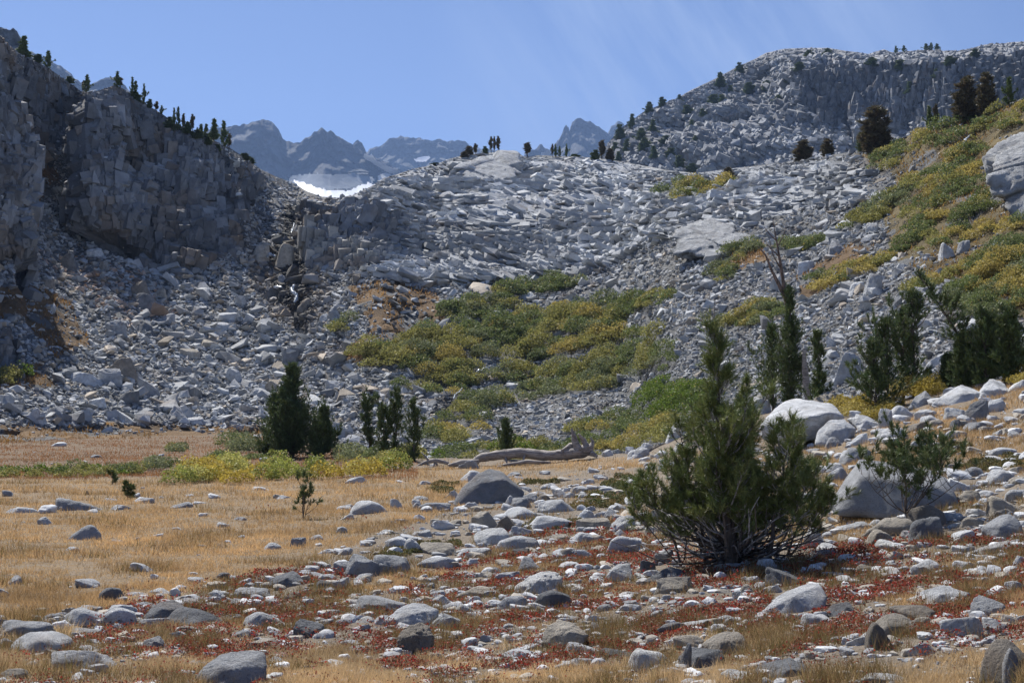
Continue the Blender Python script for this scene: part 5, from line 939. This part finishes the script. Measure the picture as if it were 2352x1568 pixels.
# dark dwarf pines dotted on the granite mountain
r = np.random.default_rng(91); spots = [(1655, 190, 22, 34), (1640, 232, 24, 40), (1578, 260, 16, 28), (1560, 228, 10, 20), (1520, 246, 14, 20), (1490, 262, 16, 24), (1450, 290, 20, 26), (1425, 318, 22, 30), (1470, 320, 20, 30), (1500, 300, 18, 26), (1530, 330, 18, 30), (1480, 350, 20, 34), (1440, 345, 22, 30), (1415, 350, 20, 24), (1540, 365, 18, 30), (1500, 372, 18, 28), (1560, 385, 18, 26), (1600, 350, 12, 20), (1590, 300, 14, 22), (1615, 272, 12, 20),
 (1700, 165, 14, 24), (1680, 200, 16, 26), (1720, 212, 16, 30), (1760, 205, 14, 28), (1800, 190, 14, 28), (1830, 160, 12, 30), (1860, 135, 10, 30), (1900, 130, 10, 30), (2000, 150, 14, 30), (2070, 165, 16, 34), (2090, 215, 16, 30), (1790, 240, 12, 24), (1660, 240, 16, 24), (1420, 370, 16, 24), (1590, 395, 14, 30), (2180, 150, 14, 30), (2150, 180, 14, 26), (2240, 130, 12, 28)]
dirs = ['near the top of', 'high on', 'midway up', 'low on', 'at the foot of']
for i, (u, v, h, w) in enumerate(spots):
    lvl = dirs[0] if v < 150 else dirs[1] if v < 215 else dirs[2] if v < 290 else dirs[3] if v < 345 else dirs[4]
    side = 'left rib' if u < 1500 else 'sunlit left flank' if u < 1640 else 'rounded shoulder' if u < 1790 else 'shaded face' if u < 2050 else 'right end'
    place_tree('dwarf_pine', u, v + 3, h * 1.6, w * 1.0, f"dark dwarf pine {lvl} the {side} of the granite mountain", 500 + i, L=A, group='dwarf pines dotted over the granite mountain', cat='shrub', share=PROT[2 if i % 3 else 1])
for i, (u, v, h, w, l) in enumerate([(2058, 122, 16, 8, 'left tiny pine on the flat mountain top'), (2077, 120, 14, 10, 'second tiny pine on the flat mountain top'), (2128, 118, 14, 12, 'tiny pine right of the middle of the mountain top'), (2138, 118, 16, 9, 'pointed tiny pine on the mountain top'), (2153, 119, 16, 12, 'rightmost tiny pine on the mountain top')]):
    place_tree('pine_tree', u, v + 2, h, w, l, 560 + i, L=A, group='tiny pines on the mountain top', share=PROT[0])

# ------------------------------------------------------------------ dead wood
def world_path(pts, D): return np.array([at(np.array([float(u)]), np.array([float(v)]), np.array([D + d]))[0] for u, v, d, _ in pts])
def wood(name, label, cat, paths, D, parts=(), m=M_dead, k=10, group=None, rough=.12):
    """paths: list of (part name, [(U, V, depth, radius px)...])"""
    c0 = at(np.array([float(paths[0][1][0][0])]), np.array([float(paths[0][1][0][1])]), np.array([D]))[0]; e = empty(name, Vector(c0)); tag(e, label, cat, group); px = D / F
    by = {}
    for nm, pts in paths:
        q = world_path(pts, D) - c0; rad = np.array([a[3] for a in pts]) * px; t = np.linspace(0, 1, len(q)); tt = np.linspace(0, 1, len(q) * 5)
        q = np.stack([np.interp(tt, t, q[:, i]) for i in range(3)], -1); q[1:-1] = (q[:-2] + q[1:-1] * 2 + q[2:]) / 4; rad = np.interp(tt, t, rad)
        q = np.concatenate([q[:1], q, q[-1:]]); q[0] -= (q[2] - q[1]) * .02; q[-1] += (q[-2] - q[-3]) * .02; rad = np.concatenate([[.001], rad, [.001]])
        by.setdefault(nm, []).append([tube(q, rad, k, (.4, .36, .33) if m is M_dead else (.24, .17, .135), np.random.default_rng(len(q)), rough)])
    for nm, ls in by.items():
        for l in ls: v, f, c = cat_mesh(l); obj(nm, mesh(nm, v, f, c, True), m, e)
    return e
d = gD(1200, 1062) - 2
wood('fallen_log', 'bleached fallen log with upturned splintered roots at the back of the meadow', 'log', [('trunk', [(1085, 1060, 0, 6), (1105, 1050, 0, 10), (1150, 1044, .1, 12), (1200, 1040, .2, 12), (1250, 1046, .2, 12), (1300, 1044, .1, 13), (1340, 1036, .1, 15), (1362, 1030, .1, 13)]),
  ('root', [(1335, 1035, 0, 9), (1322, 1020, .1, 9), (1318, 1000, .1, 6), (1312, 984, .1, 2)]), ('root', [(1350, 1030, 0, 8), (1340, 1010, .1, 6), (1328, 996, 0, 2)]), ('root', [(1355, 1030, 0, 8), (1362, 1015, .1, 4), (1356, 1004, .1, 1.5)]), ('root', [(1290, 1036, 0, 4), (1310, 1024, .2, 7), (1330, 1018, .2, 7)]), ('root', [(1358, 1040, -.1, 7), (1372, 1048, -.2, 3)]), ('branch', [(1205, 1046, 0, 3), (1200, 1062, -.2, 1.5)]), ('branch', [(1160, 1050, 0, 3), (1165, 1064, -.2, 1.5)])], d)
wood('dead_branch', 'grey twisted dead branch at the left end of the fallen log', 'branch', [('limb', [(955, 1072, 0, 2), (975, 1062, 0, 4), (1000, 1056, 0, 5), (1030, 1064, .1, 4)]), ('limb', [(985, 1058, 0, 2.5), (975, 1046, 0, 2), (968, 1038, .1, 1)]), ('limb', [(1005, 1070, 0, 2), (1000, 1058, 0, 3), (995, 1074, 0, 1)])], d - 1)
wood('fallen_log', 'short low log half sunk beside the grey cone-shaped rock', 'log', [('trunk', [(1030, 1070, 0, 5), (1060, 1062, 0, 7), (1100, 1060, .1, 6)])], d - 1.5)
wood('fallen_log', 'thin log lying under the big bleached one', 'log', [('trunk', [(1155, 1068, 0, 3), (1210, 1060, 0, 5), (1265, 1062, .1, 3)])], d - 1.2)
d = gD(1815, 932)
sn = [(.10, .085, .075)]
wood('dead_snag', 'bare forked dead stems rising above the column pine', 'dead tree', [('stem', [(1818, 760, .2, 6), (1806, 690, .2, 5), (1798, 640, .2, 4), (1790, 590, .2, 3), (1782, 545, .2, 1.4), (1775, 505, .2, .7)]), ('stem', [(1806, 690, .2, 5), (1790, 655, .2, 4), (1772, 620, .2, 3), (1758, 585, .2, 2), (1740, 565, .2, 1)]),
  ('branch', [(1790, 590, .2, 2), (1775, 575, 0, 1.2), (1760, 560, 0, .6)]), ('branch', [(1795, 620, .2, 2), (1775, 585, 0, 1.2), (1766, 545, 0, .6)]), ('branch', [(1786, 565, .2, 1.5), (1800, 540, .2, 1), (1806, 515, .2, .5)]), ('branch', [(1785, 555, .2, 1.4), (1765, 535, .2, 1), (1755, 520, .2, .5)])], d, m=M_bark)
wood('dead_stump', 'split tan dead trunk right of the column pine', 'stump', [('trunk', [(1858, 925, 0, 9), (1852, 880, 0, 8), (1848, 840, 0, 6), (1846, 800, 0, 3)])], d - .5)
wood('dead_leader', 'thin bare dead leader above the bushy pine top', 'dead stem', [('stem', [(1642, 780, 0, 2.4), (1642, 740, 0, 2), (1640, 715, 0, 1.4), (1642, 690, 0, .8)]), ('branch', [(1641, 735, 0, 1.4), (1632, 715, 0, 1), (1630, 700, 0, .5)])], gD(1690, 1298) + .1)
d = gD(2258, 880)
wood('dead_root', 'dark exposed root trunk below the right edge pines', 'root', [('trunk', [(2250, 895, 0, 7), (2268, 870, 0, 6), (2285, 840, 0, 4)])], d - 1)

# ------------------------------------------------------------------ falling water
def fall(paths, label, cat='waterfall', lift=.8):
    parts = []; r = np.random.default_rng(len(label))
    for pts in paths:
        a = np.array(pts, float); t = np.linspace(0, 1, len(a)); tt = np.linspace(0, 1, len(a) * 6); U = np.interp(tt, t, a[:, 0]) + r.normal(0, .7, len(tt)); V = np.interp(tt, t, a[:, 1])
        P = B.sample(U, V); D = np.linalg.norm(P, axis=1); P = P * (1 - lift / D)[:, None]; P[:, 2] += .3; rad = np.interp(tt, t, a[:, 2]) * D / F * r.uniform(.5, 1.3, len(tt)); rad[0] = rad[-1] = .02; parts.append(tube(P, rad, 8, (.9, .9, .9), r, .45))
    v, f, c = cat_mesh(parts); tag(obj('waterfall', mesh('waterfall', v, f, c, True), M_water), label, cat)
fall([[(676, 660, 2), (670, 668, 3), (672, 678, 3.5), (682, 686, 4.5), (680, 696, 4), (676, 702, 2)]], 'lower white waterfall in its dark wet hollow', lift=1.6)
fall([[(676, 512, .8), (674, 528, 1.3), (669, 542, 2), (673, 552, 1.4)]], 'upper thin waterfall beside the pale columns', lift=1.6)
fall([[(628, 664, 2), (636, 665, 3), (646, 664, 2)]], 'tiny side spill left of the lower waterfall', lift=1.6)
fall([[(612, 597, 2.5), (622, 594, 4), (634, 598, 2.5)]], 'short white cascade left between rounded boulders', lift=1.6)
fall([[(1118, 856, 1), (1110, 860, 1.7), (1102, 865, 2.0), (1094, 871, 1)]], 'small stream cascade among the willow thickets', 'stream', 1.2)
fall([[(1062, 905, .8), (1057, 912, 1.6), (1048, 920, 1.3), (1042, 930, 1.6)]], 'lower stream glinting between dark stones', 'stream', 1.0)
fall([[(2228, 318, 1.5), (2218, 330, 3), (2212, 345, 2), (2205, 360, 1.5)]], 'white trickle on the upper right slope', 'stream', .9)

# ------------------------------------------------------------------ air
def hazem():
    m = bpy.data.materials.new('air'); m.use_nodes = True; nt = m.node_tree; nt.nodes.clear(); out = N(nt, 'ShaderNodeOutputMaterial'); v = N(nt, 'ShaderNodeVolumePrincipled')
    v.inputs['Color'].default_value = (.36, .56, 1.0, 1); v.inputs['Density'].default_value = .0001; v.inputs['Anisotropy'].default_value = .2; nt.links.new(v.outputs[0], out.inputs['Volume']); return m
x0, x1, y0, y1, z0, z1 = -4200, 4200, -150, 6500, -260, 1600
bv = np.array([(x, y, z) for x in (x0, x1) for y in (y0, y1) for z in (z0, z1)]); bf = np.array([[0, 1, 3, 2], [4, 6, 7, 5], [0, 4, 5, 1], [2, 3, 7, 6], [0, 2, 6, 4], [1, 5, 7, 3]])
hz = obj('haze', mesh('haze', bv, bf), hazem()); tag(hz, 'thin blue mountain air', 'haze', None, 'stuff')
print('faces', sum(len(o.data.polygons) for o in bpy.data.objects if o.type == 'MESH'))
